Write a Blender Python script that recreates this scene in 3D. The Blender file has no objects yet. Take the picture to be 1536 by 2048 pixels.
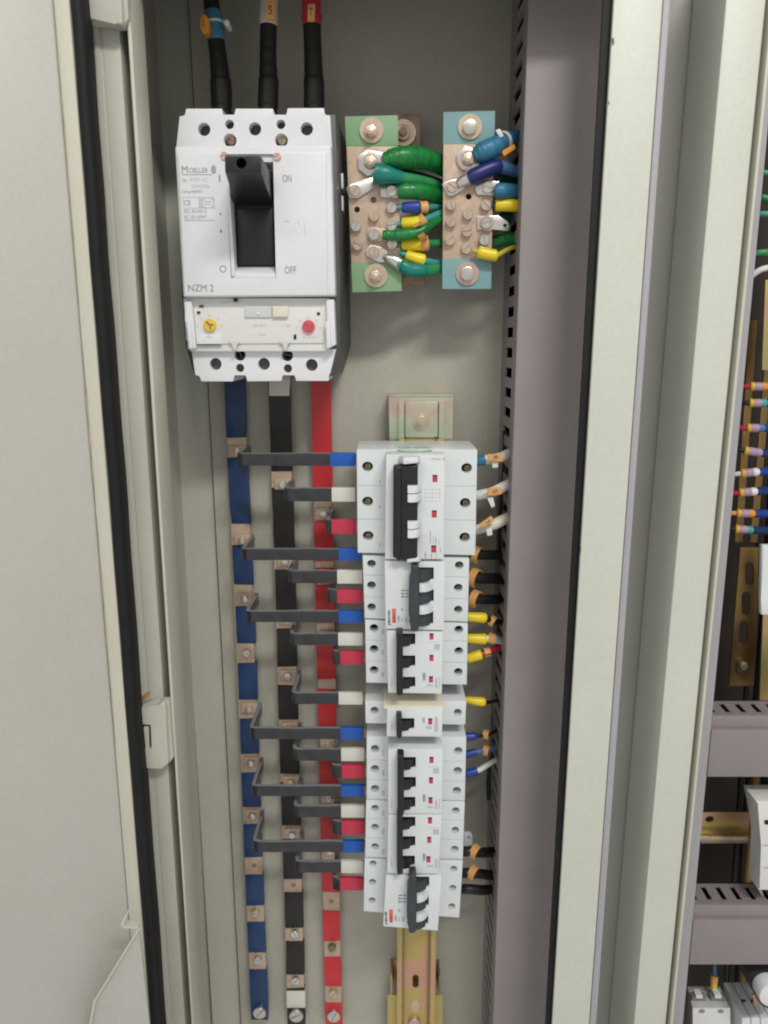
import bpy, bmesh, math, random
from mathutils import Vector, Matrix
random.seed(7)
rad = math.radians
# ------------------------------------------------------------------ camera, light, exposure
F, H, TH = 1570.0, 668.0, rad(12.1)          # focal length (photo pixels), metres*1000 to the plate, downward pitch
scene = bpy.context.scene
C = scene.collection
cam_d = bpy.data.cameras.new('camera'); cam = bpy.data.objects.new('camera', cam_d); C.objects.link(cam)
cam.location = (0, -H/1000, 0); cam.rotation_euler = (rad(90)-TH, 0, 0)
cam_d.sensor_fit = 'HORIZONTAL'; cam_d.sensor_width = 36; cam_d.lens = 36*F/1536
cam_d.clip_start = 0.01; cam_d.clip_end = 50
cam_d.dof.use_dof = True; cam_d.dof.focus_distance = 0.60; cam_d.dof.aperture_fstop = 9.0
scene.camera = cam
w = bpy.data.worlds.new('World'); scene.world = w; w.use_nodes = True
w.node_tree.nodes['Background'].inputs[0].default_value = (1.0, 0.985, 0.955, 1)
w.node_tree.nodes['Background'].inputs[1].default_value = 0.59
def area(name, loc, target, sx, sy, power, col):
    l = bpy.data.lights.new(name, 'AREA'); l.shape = 'RECTANGLE'; l.size = sx; l.size_y = sy
    l.energy = power; l.color = col
    o = bpy.data.objects.new(name, l); C.objects.link(o); o.location = loc
    o.rotation_euler = (Vector(target)-Vector(loc)).to_track_quat('-Z', 'Y').to_euler()
area('ceiling_lamp', (0.52, -1.55, 1.45), (0.0, 0, -0.12), 0.75, 0.16, 25, (1.0, 0.985, 0.93))
area('ceiling_lamp', (-0.9, -2.3, 1.6), (0, 0, -0.2), 1.2, 0.3, 5, (1.0, 0.985, 0.93))
scene.view_settings.view_transform = 'Standard'; scene.view_settings.look = 'None'
scene.view_settings.exposure = 0.0; scene.view_settings.gamma = 1.0
scene.render.engine = 'CYCLES'; scene.cycles.filter_width = 2.0
scene.render.filter_size = 1.9 if hasattr(scene.render, 'filter_size') else 1.5

# ------------------------------------------------------------------ helpers (millimetres, d = distance in front of the mounting plate)
cT, sT = math.cos(TH), math.sin(TH)
def P(px, py, d):
    u = (px-768)/F; v = (py-1024)/F
    t = (H-d)/(cT-v*sT)
    return Vector((u*t, -d, -(sT+v*cT)*t))
def mmx(px, py, d): return (P(px+1, py, d)-P(px, py, d)).x
WL = {}
def setp(o, label=None, cat=None, group=None, kind=None):
    if label: o['label'] = label
    if cat: o['category'] = cat
    if group: o['group'] = group
    if kind: o['kind'] = kind
    return o
def thing(name, label, cat, loc, group=None):
    o = bpy.data.objects.new(name, None); C.objects.link(o); o.empty_display_size = 0.01
    o.location = loc*0.001; WL[o.name] = loc.copy()
    return setp(o, label, cat, group)
def obj(name, bm, m, parent=None, smooth=40):
    lo = Vector((1e9,)*3); hi = Vector((-1e9,)*3)
    for v in bm.verts:
        for k in range(3):
            lo[k] = min(lo[k], v.co[k]); hi[k] = max(hi[k], v.co[k])
    c = (lo+hi)/2
    for v in bm.verts: v.co = (v.co-c)*0.001
    bmesh.ops.recalc_face_normals(bm, faces=bm.faces[:])
    me = bpy.data.meshes.new(name); bm.to_mesh(me); bm.free()
    if smooth:
        for p in me.polygons: p.use_smooth = True
        me.set_sharp_from_angle(angle=rad(smooth))
    me.materials.append(M[m])
    o = bpy.data.objects.new(name, me); C.objects.link(o)
    WL[o.name] = c.copy()
    if parent: o.parent = parent; o.location = (c-WL[parent.name])*0.001
    else: o.location = c*0.001
    return o
def NB(): return bmesh.new()
def hull2(bm, A, B, bevel=0, seg=2):
    """solid between two point loops of equal length"""
    n = len(A)
    va = [bm.verts.new(p) for p in A]; vb = [bm.verts.new(p) for p in B]
    fs = [bm.faces.new(va), bm.faces.new(list(reversed(vb)))]
    for i in range(n):
        j = (i+1) % n
        fs.append(bm.faces.new((va[j], va[i], vb[i], vb[j])))
    if bevel:
        es = list({e for f in fs for e in f.edges})
        bmesh.ops.bevel(bm, geom=es, offset=bevel, segments=seg, affect='EDGES', profile=0.6, clamp_overlap=True)
    return bm
def prism(bm, pts, d1, d0, bevel=0, seg=2):
    A = [P(x, y, d1) for x, y in pts]
    return hull2(bm, A, [Vector((p.x, -d0, p.z)) for p in A], bevel, seg)
def rect(x0, y0, x1, y1): return [(x0, y0), (x1, y0), (x1, y1), (x0, y1)]
def wbox(bm, x0, x1, d0, d1, z0, z1, bevel=0):
    A = [Vector((x, -d1, z)) for x, z in ((x0, z1), (x1, z1), (x1, z0), (x0, z0))]
    return hull2(bm, A, [Vector((p.x, -d0, p.z)) for p in A], bevel)
def loft(bm, A, dA, B, dB, bevel=0):
    return hull2(bm, [P(x, y, dA) for x, y in A], [P(x, y, dB) for x, y in B], bevel)
def cyl(bm, px, py, r_px, d1, d0, n=20, bevel=0, ry=1.0, rot=0):
    c = P(px, py, d1); r = r_px*mmx(px, py, d1)
    A = [Vector((c.x+r*math.cos(-2*math.pi*i/n+rot), -d1, c.z+ry*r*math.sin(-2*math.pi*i/n+rot))) for i in range(n)]
    B = [Vector((p.x, -d0, p.z)) for p in A]
    return hull2(bm, A, B, bevel)
def ringdisc(bm, px, py, ro, ri, d1, d0, n=24):
    c = P(px, py, d1); s = mmx(px, py, d1)
    L = []
    for r, d in ((ro, d1), (ro, d0), (ri, d0), (ri, d1)):
        L.append([bm.verts.new((c.x+r*s*math.cos(2*math.pi*i/n), -d, c.z+r*s*math.sin(2*math.pi*i/n))) for i in range(n)])
    for k in range(4):
        a, b = L[k], L[(k+1) % 4]
        for i in range(n):
            j = (i+1) % n; bm.faces.new((a[i], a[j], b[j], b[i]))
    return bm
def screw_head(bm, px, py, r_px, d1, d0, ang=0.7, gap=0.16):
    cyl(bm, px, py, r_px, d1-0.9, d0, 18)
    c = P(px, py, d1); r = r_px*mmx(px, py, d1)*0.97
    for s in (0, math.pi):
        a0 = math.asin(gap); n = 9
        pts = []
        for i in range(n):
            a = a0+(math.pi-2*a0)*i/(n-1)+s+ang
            pts.append(Vector((c.x+r*math.cos(a), -d1, c.z+r*math.sin(a))))
        pts.reverse()
        hull2(bm, pts, [Vector((p.x, -(d1-0.95), p.z)) for p in pts], 0.25, 1)
    return bm
def cut(bm, cutter):
    """boolean difference, returns a new bmesh"""
    bmesh.ops.recalc_face_normals(bm, faces=bm.faces[:]); bmesh.ops.recalc_face_normals(cutter, faces=cutter.faces[:])
    ms = [bpy.data.meshes.new('tmp_a'), bpy.data.meshes.new('tmp_b')]
    bm.to_mesh(ms[0]); cutter.to_mesh(ms[1]); bm.free(); cutter.free()
    os_ = [bpy.data.objects.new('tmp_'+str(i), m) for i, m in enumerate(ms)]
    for o in os_: C.objects.link(o)
    md = os_[0].modifiers.new('b', 'BOOLEAN'); md.operation = 'DIFFERENCE'; md.object = os_[1]; md.solver = 'EXACT'; md.use_self = True
    dg = bpy.context.evaluated_depsgraph_get()
    me = bpy.data.meshes.new_from_object(os_[0].evaluated_get(dg))
    r = bmesh.new(); r.from_mesh(me)
    for o in os_: bpy.data.objects.remove(o)
    for m in ms+[me]: bpy.data.meshes.remove(m)
    return r
def spline(pts, n=8):
    out = []
    for i in range(len(pts)-1):
        p0 = pts[max(i-1, 0)]; p1 = pts[i]; p2 = pts[i+1]; p3 = pts[min(i+2, len(pts)-1)]
        for k in range(n):
            t = k/n
            out.append([0.5*((2*b)+(-a+c)*t+(2*a-5*b+4*c-d)*t*t+(-a+3*b-3*c+d)*t**3) for a, b, c, d in zip(p0, p1, p2, p3)])
    out.append(list(pts[-1]))
    return out
def tube(bm, pts, rs, n=12, flat=1.0, cap=True):
    """tube through world points with radius per point"""
    N = len(pts); rings = []
    up = Vector((0, 0, 1))
    for i in range(N):
        t = (pts[min(i+1, N-1)]-pts[max(i-1, 0)]).normalized()
        u_ = up if abs(t.dot(up)) < 0.93 else Vector((1, 0, 0))
        a = t.cross(u_).normalized(); b = a.cross(t).normalized()
        rings.append([bm.verts.new(pts[i]+a*rs[i]*flat*math.cos(2*math.pi*k/n)+b*rs[i]*math.sin(2*math.pi*k/n)) for k in range(n)])
    for i in range(N-1):
        for k in range(n):
            j = (k+1) % n
            bm.faces.new((rings[i][k], rings[i][j], rings[i+1][j], rings[i+1][k]))
    if cap:
        bm.faces.new(rings[0]); bm.faces.new(list(reversed(rings[-1])))
    return bm
class Path:
    """smooth cable path; points are (px, py, d, r_px)"""
    def __init__(s, pts, n=8):
        s.w = []
        for x, y, d, r in pts:
            p = P(x, y, d); s.w.append((p.x, p.y, p.z, r*mmx(x, y, d)))
        s.s = spline(s.w, n)
    def sub(s, t0, t1, grow=1.0, wob=0.0, m=None):
        N = len(s.s)-1; k = m or max(3, int((t1-t0)*N)+2)
        P_, R_ = [], []
        for i in range(k):
            t = (t0+(t1-t0)*i/(k-1))*N; a = min(int(t), N-1); f = t-a
            q = [s.s[a][c]*(1-f)+s.s[a+1][c]*f for c in range(4)]
            P_.append(Vector(q[:3])); R_.append(q[3]*grow*(1+random.uniform(-wob, wob)))
        return P_, R_
    def at(s, t):
        a, _ = s.sub(max(0, t-0.02), min(1, t+0.02), m=3); return a[1], (a[2]-a[0]).normalized(), s.sub(t, min(1, t+.001), m=2)[1][0]
def rounded(Ps, Rs, e=0.25):
    """give a sleeve softened ends"""
    r = list(Rs); r[0] *= 1-e*0.4; r[-1] *= 1-e*0.4
    return Ps, r
def ring_marker(parent, path, t, grow, wid, arc=300, start=0, m='orange', tilt=0.0, thick=0.7, text=None):
    """a split cable-marker ring; axis follows the cable"""
    c, ax, r = path.at(t)
    if tilt: ax = (ax+Vector((0, -tilt, 0))).normalized()
    up = Vector((0, 0, 1)) if abs(ax.z) < 0.9 else Vector((1, 0, 0))
    a = ax.cross(up).normalized(); b = a.cross(ax).normalized()
    R = r*grow; bm = NB(); L = []; n = 18
    for i in range(n+1):
        ang = rad(start+arc*i/n); dv = a*math.cos(ang)+b*math.sin(ang)
        L.append([bm.verts.new(c+dv*(R+q)+ax*z) for q, z in ((0, -wid/2), (thick, -wid/2), (thick, wid/2), (0, wid/2))])
    for i in range(n):
        for k in range(4):
            j = (k+1) % 4; bm.faces.new((L[i][k], L[i][j], L[i+1][j], L[i+1][k]))
    bm.faces.new(L[0]); bm.faces.new(list(reversed(L[-1])))
    return obj('marker_ring', bm, m, parent)
def text(body, px, py, d, h_px, m, parent, w_px=None, rot=0, align='C', bold=0.0, name='lettering', tiltm=None):
    cu = bpy.data.curves.new('t', 'FONT'); cu.body = body; cu.size = 10; cu.extrude = 0.0; cu.offset = bold; cu.resolution_u = 3
    o = bpy.data.objects.new('t', cu); C.objects.link(o)
    dg = bpy.context.evaluated_depsgraph_get(); dg.update()
    me = bpy.data.meshes.new_from_object(o.evaluated_get(dg)); bm = NB(); bm.from_mesh(me)
    bpy.data.objects.remove(o); bpy.data.curves.remove(cu); bpy.data.meshes.remove(me)
    xs = [v.co.x for v in bm.verts]; ys = [v.co.y for v in bm.verts]
    x0, x1, y0, y1 = min(xs), max(xs), min(ys), max(ys)
    s = mmx(px, py, d); kh = h_px*s/(y1-y0); kw = (w_px*s/(x1-x0)) if w_px else kh
    cx = (x0+x1)/2 if align == 'C' else x0; cy = (y0+y1)/2
    c = P(px, py, d); cr, sr = math.cos(rot), math.sin(rot)
    ext = bmesh.ops.extrude_face_region(bm, geom=bm.faces[:])
    nv = {e for e in ext['geom'] if isinstance(e, bmesh.types.BMVert)}
    for v in bm.verts:
        x = (v.co.x-cx)*kw; y = (v.co.y-cy)*kh; z = 0.12 if v in nv else -0.05
        p = Vector((x*cr-y*sr, -z, x*sr+y*cr))
        if tiltm: p = tiltm @ p
        v.co = c+p
    return obj(name, bm, m, parent, smooth=0)

# ------------------------------------------------------------------ materials
M = {}
def mat(name, col, rough=0.45, metal=0.0, var=0.05, scale=40, bump=0.0, bscale=400, spec=0.5, ramp=None, streak=None, coat=0.0, grain=0.0, top_sheen=None):
    m = bpy.data.materials.new(name); m.use_nodes = True; nt = m.node_tree; N = nt.nodes; L = nt.links
    b = N['Principled BSDF']; b.inputs['Roughness'].default_value = rough; b.inputs['Metallic'].default_value = metal
    b.inputs['Specular IOR Level'].default_value = spec
    if coat: b.inputs['Coat Weight'].default_value = coat; b.inputs['Coat Roughness'].default_value = 0.15
    tc = N.new('ShaderNodeTexCoord'); mp = N.new('ShaderNodeMapping'); L.new(tc.outputs['Object'], mp.inputs[0])
    if streak: mp.inputs['Scale'].default_value = streak
    nz = N.new('ShaderNodeTexNoise'); nz.inputs['Scale'].default_value = scale; nz.inputs['Detail'].default_value = 5
    L.new(mp.outputs[0], nz.inputs['Vector'])
    cr = N.new('ShaderNodeValToRGB'); L.new(nz.outputs['Fac'], cr.inputs[0])
    e = cr.color_ramp.elements
    if ramp:
        e[0].position = 0.3; e[1].position = 0.7; e[0].color = (*ramp[0], 1); e[1].color = (*ramp[-1], 1)
        for i, c in enumerate(ramp[1:-1]):
            q = e.new(0.3+0.4*(i+1)/(len(ramp)-1)); q.color = (*c, 1)
    else:
        e[0].position = 0.3; e[1].position = 0.7
        e[0].color = (*[max(0, c*(1-var)) for c in col], 1); e[1].color = (*[min(1, c*(1+var)) for c in col], 1)
    out = cr.outputs[0]
    if grain:
        n3 = N.new('ShaderNodeTexNoise'); n3.inputs['Scale'].default_value = 420; n3.inputs['Detail'].default_value = 4
        L.new(tc.outputs['Object'], n3.inputs['Vector'])
        c3 = N.new('ShaderNodeValToRGB'); q = c3.color_ramp.elements; q[0].position = 0.35; q[1].position = 0.65
        q[0].color = (1-grain, 1-grain*1.1, 1-grain*1.5, 1); q[1].color = (1, 1, 1, 1); L.new(n3.outputs['Fac'], c3.inputs[0])
        n4 = N.new('ShaderNodeTexNoise'); n4.inputs['Scale'].default_value = 22; n4.inputs['Detail'].default_value = 6; n4.inputs['Roughness'].default_value = 0.7
        L.new(tc.outputs['Object'], n4.inputs['Vector'])
        c4 = N.new('ShaderNodeValToRGB'); q = c4.color_ramp.elements; q[0].position = 0.25; q[1].position = 0.6
        q[0].color = (1-grain*0.5, 1-grain*0.6, 1-grain*0.8, 1); q[1].color = (1, 1, 1, 1); L.new(n4.outputs['Fac'], c4.inputs[0])
        for k_ in (c3, c4):
            mx = N.new('ShaderNodeMix'); mx.data_type = 'RGBA'; mx.blend_type = 'MULTIPLY'; mx.inputs[0].default_value = 1.0
            L.new(out, mx.inputs[6]); L.new(k_.outputs[0], mx.inputs[7]); out = mx.outputs[2]
    if top_sheen:      # reflected light painted in: faces turned up are mixed paler
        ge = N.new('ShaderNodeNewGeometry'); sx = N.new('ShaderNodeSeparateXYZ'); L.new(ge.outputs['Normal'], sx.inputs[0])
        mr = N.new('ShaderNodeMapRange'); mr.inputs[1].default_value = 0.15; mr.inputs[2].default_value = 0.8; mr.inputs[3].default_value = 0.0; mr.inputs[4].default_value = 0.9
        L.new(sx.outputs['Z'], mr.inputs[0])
        mx = N.new('ShaderNodeMix'); mx.data_type = 'RGBA'; L.new(mr.outputs[0], mx.inputs[0]); L.new(out, mx.inputs[6]); mx.inputs[7].default_value = (*top_sheen, 1); out = mx.outputs[2]
    L.new(out, b.inputs['Base Color'])
    rn = N.new('ShaderNodeMapRange'); L.new(nz.outputs['Fac'], rn.inputs[0])
    rn.inputs[3].default_value = max(0.02, rough-0.06); rn.inputs[4].default_value = min(1, rough+0.06); L.new(rn.outputs[0], b.inputs['Roughness'])
    if bump:
        n2 = N.new('ShaderNodeTexNoise'); n2.inputs['Scale'].default_value = bscale; n2.inputs['Detail'].default_value = 3
        L.new(tc.outputs['Object'], n2.inputs['Vector'])
        bp = N.new('ShaderNodeBump'); bp.inputs['Strength'].default_value = bump; bp.inputs['Distance'].default_value = 0.0004
        L.new(n2.outputs['Fac'], bp.inputs['Height']); L.new(bp.outputs[0], b.inputs['Normal'])
    M[name] = m
mat('paint', (0.495, 0.49, 0.43), 0.42, var=0.045, scale=9, bump=0.12, bscale=900, grain=0.05)
mat('paint_plate', (0.47, 0.458, 0.395), 0.45, var=0.06, scale=14, bump=0.12, bscale=900, grain=0.07)
mat('paint_door', (0.485, 0.48, 0.44), 0.45, var=0.03, scale=7, bump=0.12, bscale=900, grain=0.05)
mat('paint_cream', (0.58, 0.565, 0.48), 0.4, var=0.03, scale=10, grain=0.05)
mat('paint_jamb', (0.60, 0.62, 0.55), 0.42, var=0.03, scale=8, bump=0.1, bscale=900, grain=0.05)
mat('recess', (0.37, 0.365, 0.34), 0.5, var=0.04, scale=10, grain=0.05)
mat('lavender', (0.40, 0.385, 0.42), 0.5, var=0.04, scale=12, grain=0.05)
mat('rust', (0.46, 0.37, 0.28), 0.8, var=0.35, scale=60)
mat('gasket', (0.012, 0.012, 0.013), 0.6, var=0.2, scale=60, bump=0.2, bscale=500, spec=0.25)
mat('duct', (0.285, 0.252, 0.258), 0.5, var=0.05, scale=20, bump=0.1, bscale=1200, grain=0.05)
mat('white_abs', (0.76, 0.765, 0.80), 0.32, var=0.02, scale=30, bump=0.04, bscale=1500, grain=0.03)
mat('white_abs_warm', (0.74, 0.735, 0.72), 0.35, var=0.02, scale=30, grain=0.03)
mat('white_mod', (0.74, 0.78, 0.80), 0.32, var=0.02, scale=40, bump=0.04, bscale=1500, grain=0.03)
mat('cream_abs', (0.74, 0.69, 0.56), 0.4, var=0.02)
mat('clear_grey', (0.62, 0.62, 0.62), 0.2, var=0.03, coat=0.4)
mat('body_grey', (0.075, 0.075, 0.08), 0.45, var=0.12, scale=40, bump=0.1)
mat('black_abs', (0.012, 0.012, 0.013), 0.38, var=0.2, scale=60, bump=0.1, bscale=900)
mat('toggle_grey', (0.040, 0.050, 0.058), 0.42, var=0.12, scale=60, bump=0.08)
mat('print_grey', (0.25, 0.25, 0.27), 0.6)
mat('print_pale', (0.36, 0.36, 0.38), 0.6, var=0.15, scale=900)
mat('print_faint', (0.52, 0.52, 0.55), 0.6, var=0.10, scale=900)
mat('print_dark', (0.06, 0.06, 0.07), 0.6)
mat('print_red', (0.75, 0.16, 0.12), 0.5)
mat('print_green', (0.08, 0.42, 0.26), 0.5)
mat('red_flag', (0.52, 0.045, 0.07), 0.35)
mat('dial_yellow', (0.80, 0.50, 0.04), 0.4)
mat('dial_red', (0.72, 0.06, 0.11), 0.4)
mat('brass_dark', (0.30, 0.24, 0.15), 0.4, metal=0.8, var=0.3, scale=200)
mat('copper_screw', (0.62, 0.40, 0.32), 0.35, metal=0.7, var=0.25, scale=200)
mat('copper', (0.52, 0.375, 0.29), 0.45, metal=0.3, var=0.16, scale=70, bump=0.1, bscale=300, ramp=[(0.42, 0.29, 0.21), (0.60, 0.46, 0.34), (0.54, 0.40, 0.31), (0.68, 0.53, 0.41)])
mat('copper_dull', (0.36, 0.25, 0.18), 0.5, metal=0.5, var=0.3, scale=120)
mat('steel', (0.60, 0.58, 0.53), 0.26, metal=0.85, var=0.12, scale=120)
mat('tin', (0.66, 0.65, 0.62), 0.24, metal=0.85, var=0.1, scale=80)
mat('zinc', (0.6, 0.5, 0.25), 0.34, metal=0.5, scale=16, ramp=[(0.56, 0.36, 0.16), (0.64, 0.36, 0.27), (0.58, 0.42, 0.15), (0.46, 0.42, 0.17), (0.66, 0.40, 0.23)])
mat('zinc_old', (0.4, 0.3, 0.12), 0.4, metal=0.6, scale=30, ramp=[(0.20, 0.12, 0.05), (0.27, 0.17, 0.06), (0.16, 0.10, 0.05)])
mat('zinc_pale', (0.6, 0.55, 0.4), 0.3, metal=0.65, scale=26, ramp=[(0.60, 0.52, 0.34), (0.62, 0.44, 0.40), (0.60, 0.60, 0.46), (0.48, 0.58, 0.44), (0.66, 0.56, 0.42)])
mat('zinc_bolt', (0.6, 0.5, 0.25), 0.3, metal=0.7, scale=160, ramp=[(0.66, 0.50, 0.36), (0.66, 0.60, 0.38), (0.62, 0.46, 0.40), (0.66, 0.64, 0.50)])
mat('zinc_pink', (0.6, 0.42, 0.38), 0.32, metal=0.65, scale=120, ramp=[(0.55, 0.34, 0.30), (0.62, 0.46, 0.40), (0.56, 0.40, 0.34)])
mat('paint_green', (0.23, 0.40, 0.215), 0.5, var=0.08, scale=30)
mat('paint_teal', (0.20, 0.37, 0.385), 0.5, var=0.08, scale=30)
mat('sleeve_blue', (0.008, 0.040, 0.130), 0.42, var=0.25, scale=40, bump=0.5, bscale=90)
mat('sleeve_red', (0.58, 0.026, 0.035), 0.36, var=0.10, scale=30, bump=0.5, bscale=90)
mat('sleeve_black', (0.013, 0.012, 0.011), 0.45, var=0.25, scale=40, bump=0.5, bscale=90)
mat('link_black', (0.030, 0.030, 0.034), 0.24, var=0.25, scale=90, bump=0.3, bscale=130, spec=0.6, top_sheen=(0.26, 0.26, 0.28))
mat('tape_blue', (0.012, 0.10, 0.46), 0.38, var=0.10, scale=60)
mat('tape_white', (0.70, 0.69, 0.62), 0.4, var=0.04, scale=60)
mat('tape_red', (0.56, 0.035, 0.075), 0.38, var=0.10, scale=60)
mat('cable_black', (0.013, 0.012, 0.012), 0.45, var=0.3, scale=90, bump=0.3, bscale=220)
mat('cable_blue_tape', (0.05, 0.19, 0.30), 0.4, var=0.14, scale=90, bump=0.2, bscale=300)
mat('cable_white_tape', (0.66, 0.60, 0.53), 0.5, var=0.08, scale=90, bump=0.2, bscale=300)
mat('cable_red_tape', (0.52, 0.03, 0.06), 0.4, var=0.12, scale=90, bump=0.2, bscale=300)
mat('green_tape', (0.010, 0.19, 0.04), 0.33, var=0.35, scale=110, bump=0.6, bscale=160)
mat('green_wire', (0.04, 0.29, 0.10), 0.35, var=0.12, scale=90)
mat('green_dark', (0.008, 0.085, 0.035), 0.4, var=0.2, scale=90)
mat('teal_sleeve', (0.005, 0.19, 0.155), 0.38, var=0.16, scale=70, bump=0.2, bscale=300)
mat('teal_wire', (0.06, 0.33, 0.30), 0.38, var=0.1, scale=90)
mat('lightblue_tape', (0.03, 0.17, 0.29), 0.45, var=0.25, scale=90, bump=0.6, bscale=160)
mat('blue_wire', (0.08, 0.18, 0.36), 0.4, var=0.1, scale=90)
mat('navy_sleeve', (0.015, 0.022, 0.135), 0.38, var=0.2, scale=90, bump=0.2, bscale=260)
mat('blue_ferrule', (0.02, 0.055, 0.30), 0.34, var=0.15, scale=120)
mat('yellow_ferrule', (0.80, 0.62, 0.015), 0.34, var=0.10, scale=120)
mat('yellow_wire', (0.52, 0.46, 0.06), 0.4, var=0.1, scale=120)
mat('orange', (0.70, 0.36, 0.12), 0.5, var=0.08, scale=160)
mat('orange_deep', (0.72, 0.28, 0.03), 0.5, var=0.08, scale=160)
mat('cream_wire', (0.72, 0.66, 0.56), 0.42, var=0.08, scale=120)
mat('white_wire', (0.74, 0.73, 0.70), 0.42, var=0.05, scale=120)
mat('nylon', (0.72, 0.72, 0.70), 0.35, var=0.03, scale=120)
mat('red_wire', (0.50, 0.02, 0.06), 0.4, var=0.1, scale=120)
mat('marker_gold', (0.62, 0.38, 0.03), 0.45, var=0.1, scale=160)
mat('purple_tag', (0.40, 0.27, 0.38), 0.5, var=0.08, scale=160)
mat('brown_wire', (0.32, 0.17, 0.05), 0.5, var=0.1, scale=120)
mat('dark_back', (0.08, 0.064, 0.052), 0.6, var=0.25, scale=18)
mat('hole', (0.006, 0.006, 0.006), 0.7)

# ------------------------------------------------------------------ left cabinet (structure)
def ln(a, b, y): return a[0]+(b[0]-a[0])*(y-a[1])/(b[1]-a[1])
YT, YB = -140, 2420
def strip(La, Lb, d1, d0, bevel=0, y0=YT, y1=YB, bm=None):
    bm = bm or NB()
    return prism(bm, [(ln(*La, y0), y0), (ln(*Lb, y0), y0), (ln(*Lb, y1), y1), (ln(*La, y1), y1)], d1, d0, bevel)
seam = ((385, 150), (482, 2040))
LIP = ((264, 150), (384, 2040))
ridge = ((208, 150), (344, 2040)); groove = ((245, 150), (370, 2040)); gl = ((148, 150), (298, 2040)); gr = ((176, 150), (321, 2040))
cab = thing('electrical_cabinet', 'pale grey steel electrical cabinet holding the breakers and busbars', 'cabinet', P(700, 2300, 0))
bm = strip(seam, ((1240, 0), (1120, 2040)), 0, -3, 0.4); obj('mounting_plate', bm, 'paint_plate', cab)
Wb = P(371, 1030, -14); Wz1, Wz0 = 400.0, -900.0
bm = NB(); wbox(bm, Wb.x-2.5, Wb.x, -14, 131, Wz0, Wz1); obj('side_wall', bm, 'paint', cab)
bm = NB(); prism(bm, [(ln((310, 150), (424, 2040), YT), YT), (ln(*seam, YT)-1.0, YT), (ln(*seam, YB)-1.0, YB), (ln((310, 150), (424, 2040), YB), YB)], -5, -13, 1.5); obj('rear_frame', bm, 'paint', cab)
bm = NB(); wbox(bm, Wb.x, 190, -18, -14.5, Wz0, Wz1); obj('back_panel', bm, 'paint', cab)
bm = NB(); wbox(bm, Wb.x-20, 172, -16, 135, Wz1+0.4, Wz1+3.4); obj('top_panel', bm, 'paint', cab)
bm = NB(); wbox(bm, Wb.x-20, 172, 116, 130, 230, Wz1+0.2, 1.0); obj('top_rail', bm, 'paint', cab)
bm = strip(ridge, groove, 131, 115, 1.0); obj('frame_flange', bm, 'paint', cab)
gl2 = ((125, 150), (280, 2040))
bm = strip(gl2, ((209.5, 150), (345.5, 2040)), 130.3, 115, 1.2); obj('frame_flange', bm, 'paint', cab)
bm = strip(((246, 150), (371, 2040)), ((262, 150), (383, 2040)), 113, 110, 0); obj('frame_groove', bm, 'paint', cab)
bm = strip(((261, 150), (382.4, 2040)), ((268, 150), (386.5, 2040)), 135, 105, 0.5); obj('seal_lip', bm, 'paint_cream', cab)
bm = strip(((247, 150), (372, 2040)), ((261, 150), (382.5, 2040)), 113.3, 112.5, 0, 1640, 2200); obj('rust_shade_patch', bm, 'rust', cab)  # rust low in the groove, with the groove's shade put into the brown
# right jamb
j1 = ((1228, 0), (1105, 2040)); j2 = ((1326, 0), (1179, 2040)); j3 = ((1341, 0), (1193, 2040)); j4 = ((1452, 0), (1268.5, 2040)); j5 = ((1533, 0), (1333, 2040))
bm = strip(j1, j2, 140, 136.5, 0.8); obj('right_jamb', bm, 'paint_jamb', cab)
bm = strip(((1327, 0), (1180, 2040)), j3, 137.5, 134, 0.8); obj('jamb_edge_trim', bm, 'lavender', cab)
bm = strip(((1206, 0), (1091, 2040)), ((1236, 0), (1112, 2040)), 135.5, 133.5, 0.5); obj('gap_shade_strip', bm, 'gasket', cab)  # black strip painted in for the deep shade between duct and jamb
a = P(*(ln(*j1, 1024), 1024), 140)
for x_, y_, w_, h_ in ((1226, 84, 2.6, 9), (1217.5, 206, 1.2, 4), (1161, 1100, 1.0, 6)):
    bm = NB(); prism(bm, [(x_-w_, y_-h_*0.7), (x_+w_*0.6, y_-h_), (x_+w_, y_+h_*0.3), (x_-w_*0.4, y_+h_)], 140.06, 139.5); obj('paint_chip', bm, 'body_grey', cab)
# ------------------------------------------------------------------ neighbouring cabinet (structure)
nb = thing('neighbour_cabinet', 'second grey cabinet standing right of the wide pale jamb', 'cabinet', P(1450, 2300, 120))
bm = NB(); prism(bm, [(ln(*j2, YT)+6, YT), (ln(*j4, YT)+40, YT), (ln(*j4, YB)+40, YB), (ln(*j2, YB)+6, YB)], 81, 77); obj('joint_recess', bm, 'recess', nb)
bm = strip(j4, j5, 140, 82, 2.0); obj('frame_flange', bm, 'paint_jamb', nb)
bm = strip(((1531, 0), (1331, 2040)), ((1549, 0), (1343, 2040)), 130, 125, 0); obj('frame_groove', bm, 'recess', nb)
bm = strip(((1545, 0), (1341.5, 2040)), ((1551, 0), (1346.5, 2040)), 142, 115, 0.5); obj('seal_lip', bm, 'paint_cream', nb)
X2 = P(1264, 1030, 135).x
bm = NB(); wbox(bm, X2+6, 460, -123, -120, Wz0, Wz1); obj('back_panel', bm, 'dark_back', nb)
bm = NB(); wbox(bm, X2+5, 460, -120, 137, Wz1+0.6, Wz1+3.6); obj('top_panel', bm, 'paint', nb)
bm = NB(); wbox(bm, X2+2, X2+5, -120, 74, Wz0, Wz1); obj('side_wall', bm, 'paint', nb)
bm = NB(); wbox(bm, 455, 459, -119, 137, Wz0, Wz1); obj('side_wall', bm, 'paint', nb)

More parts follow.
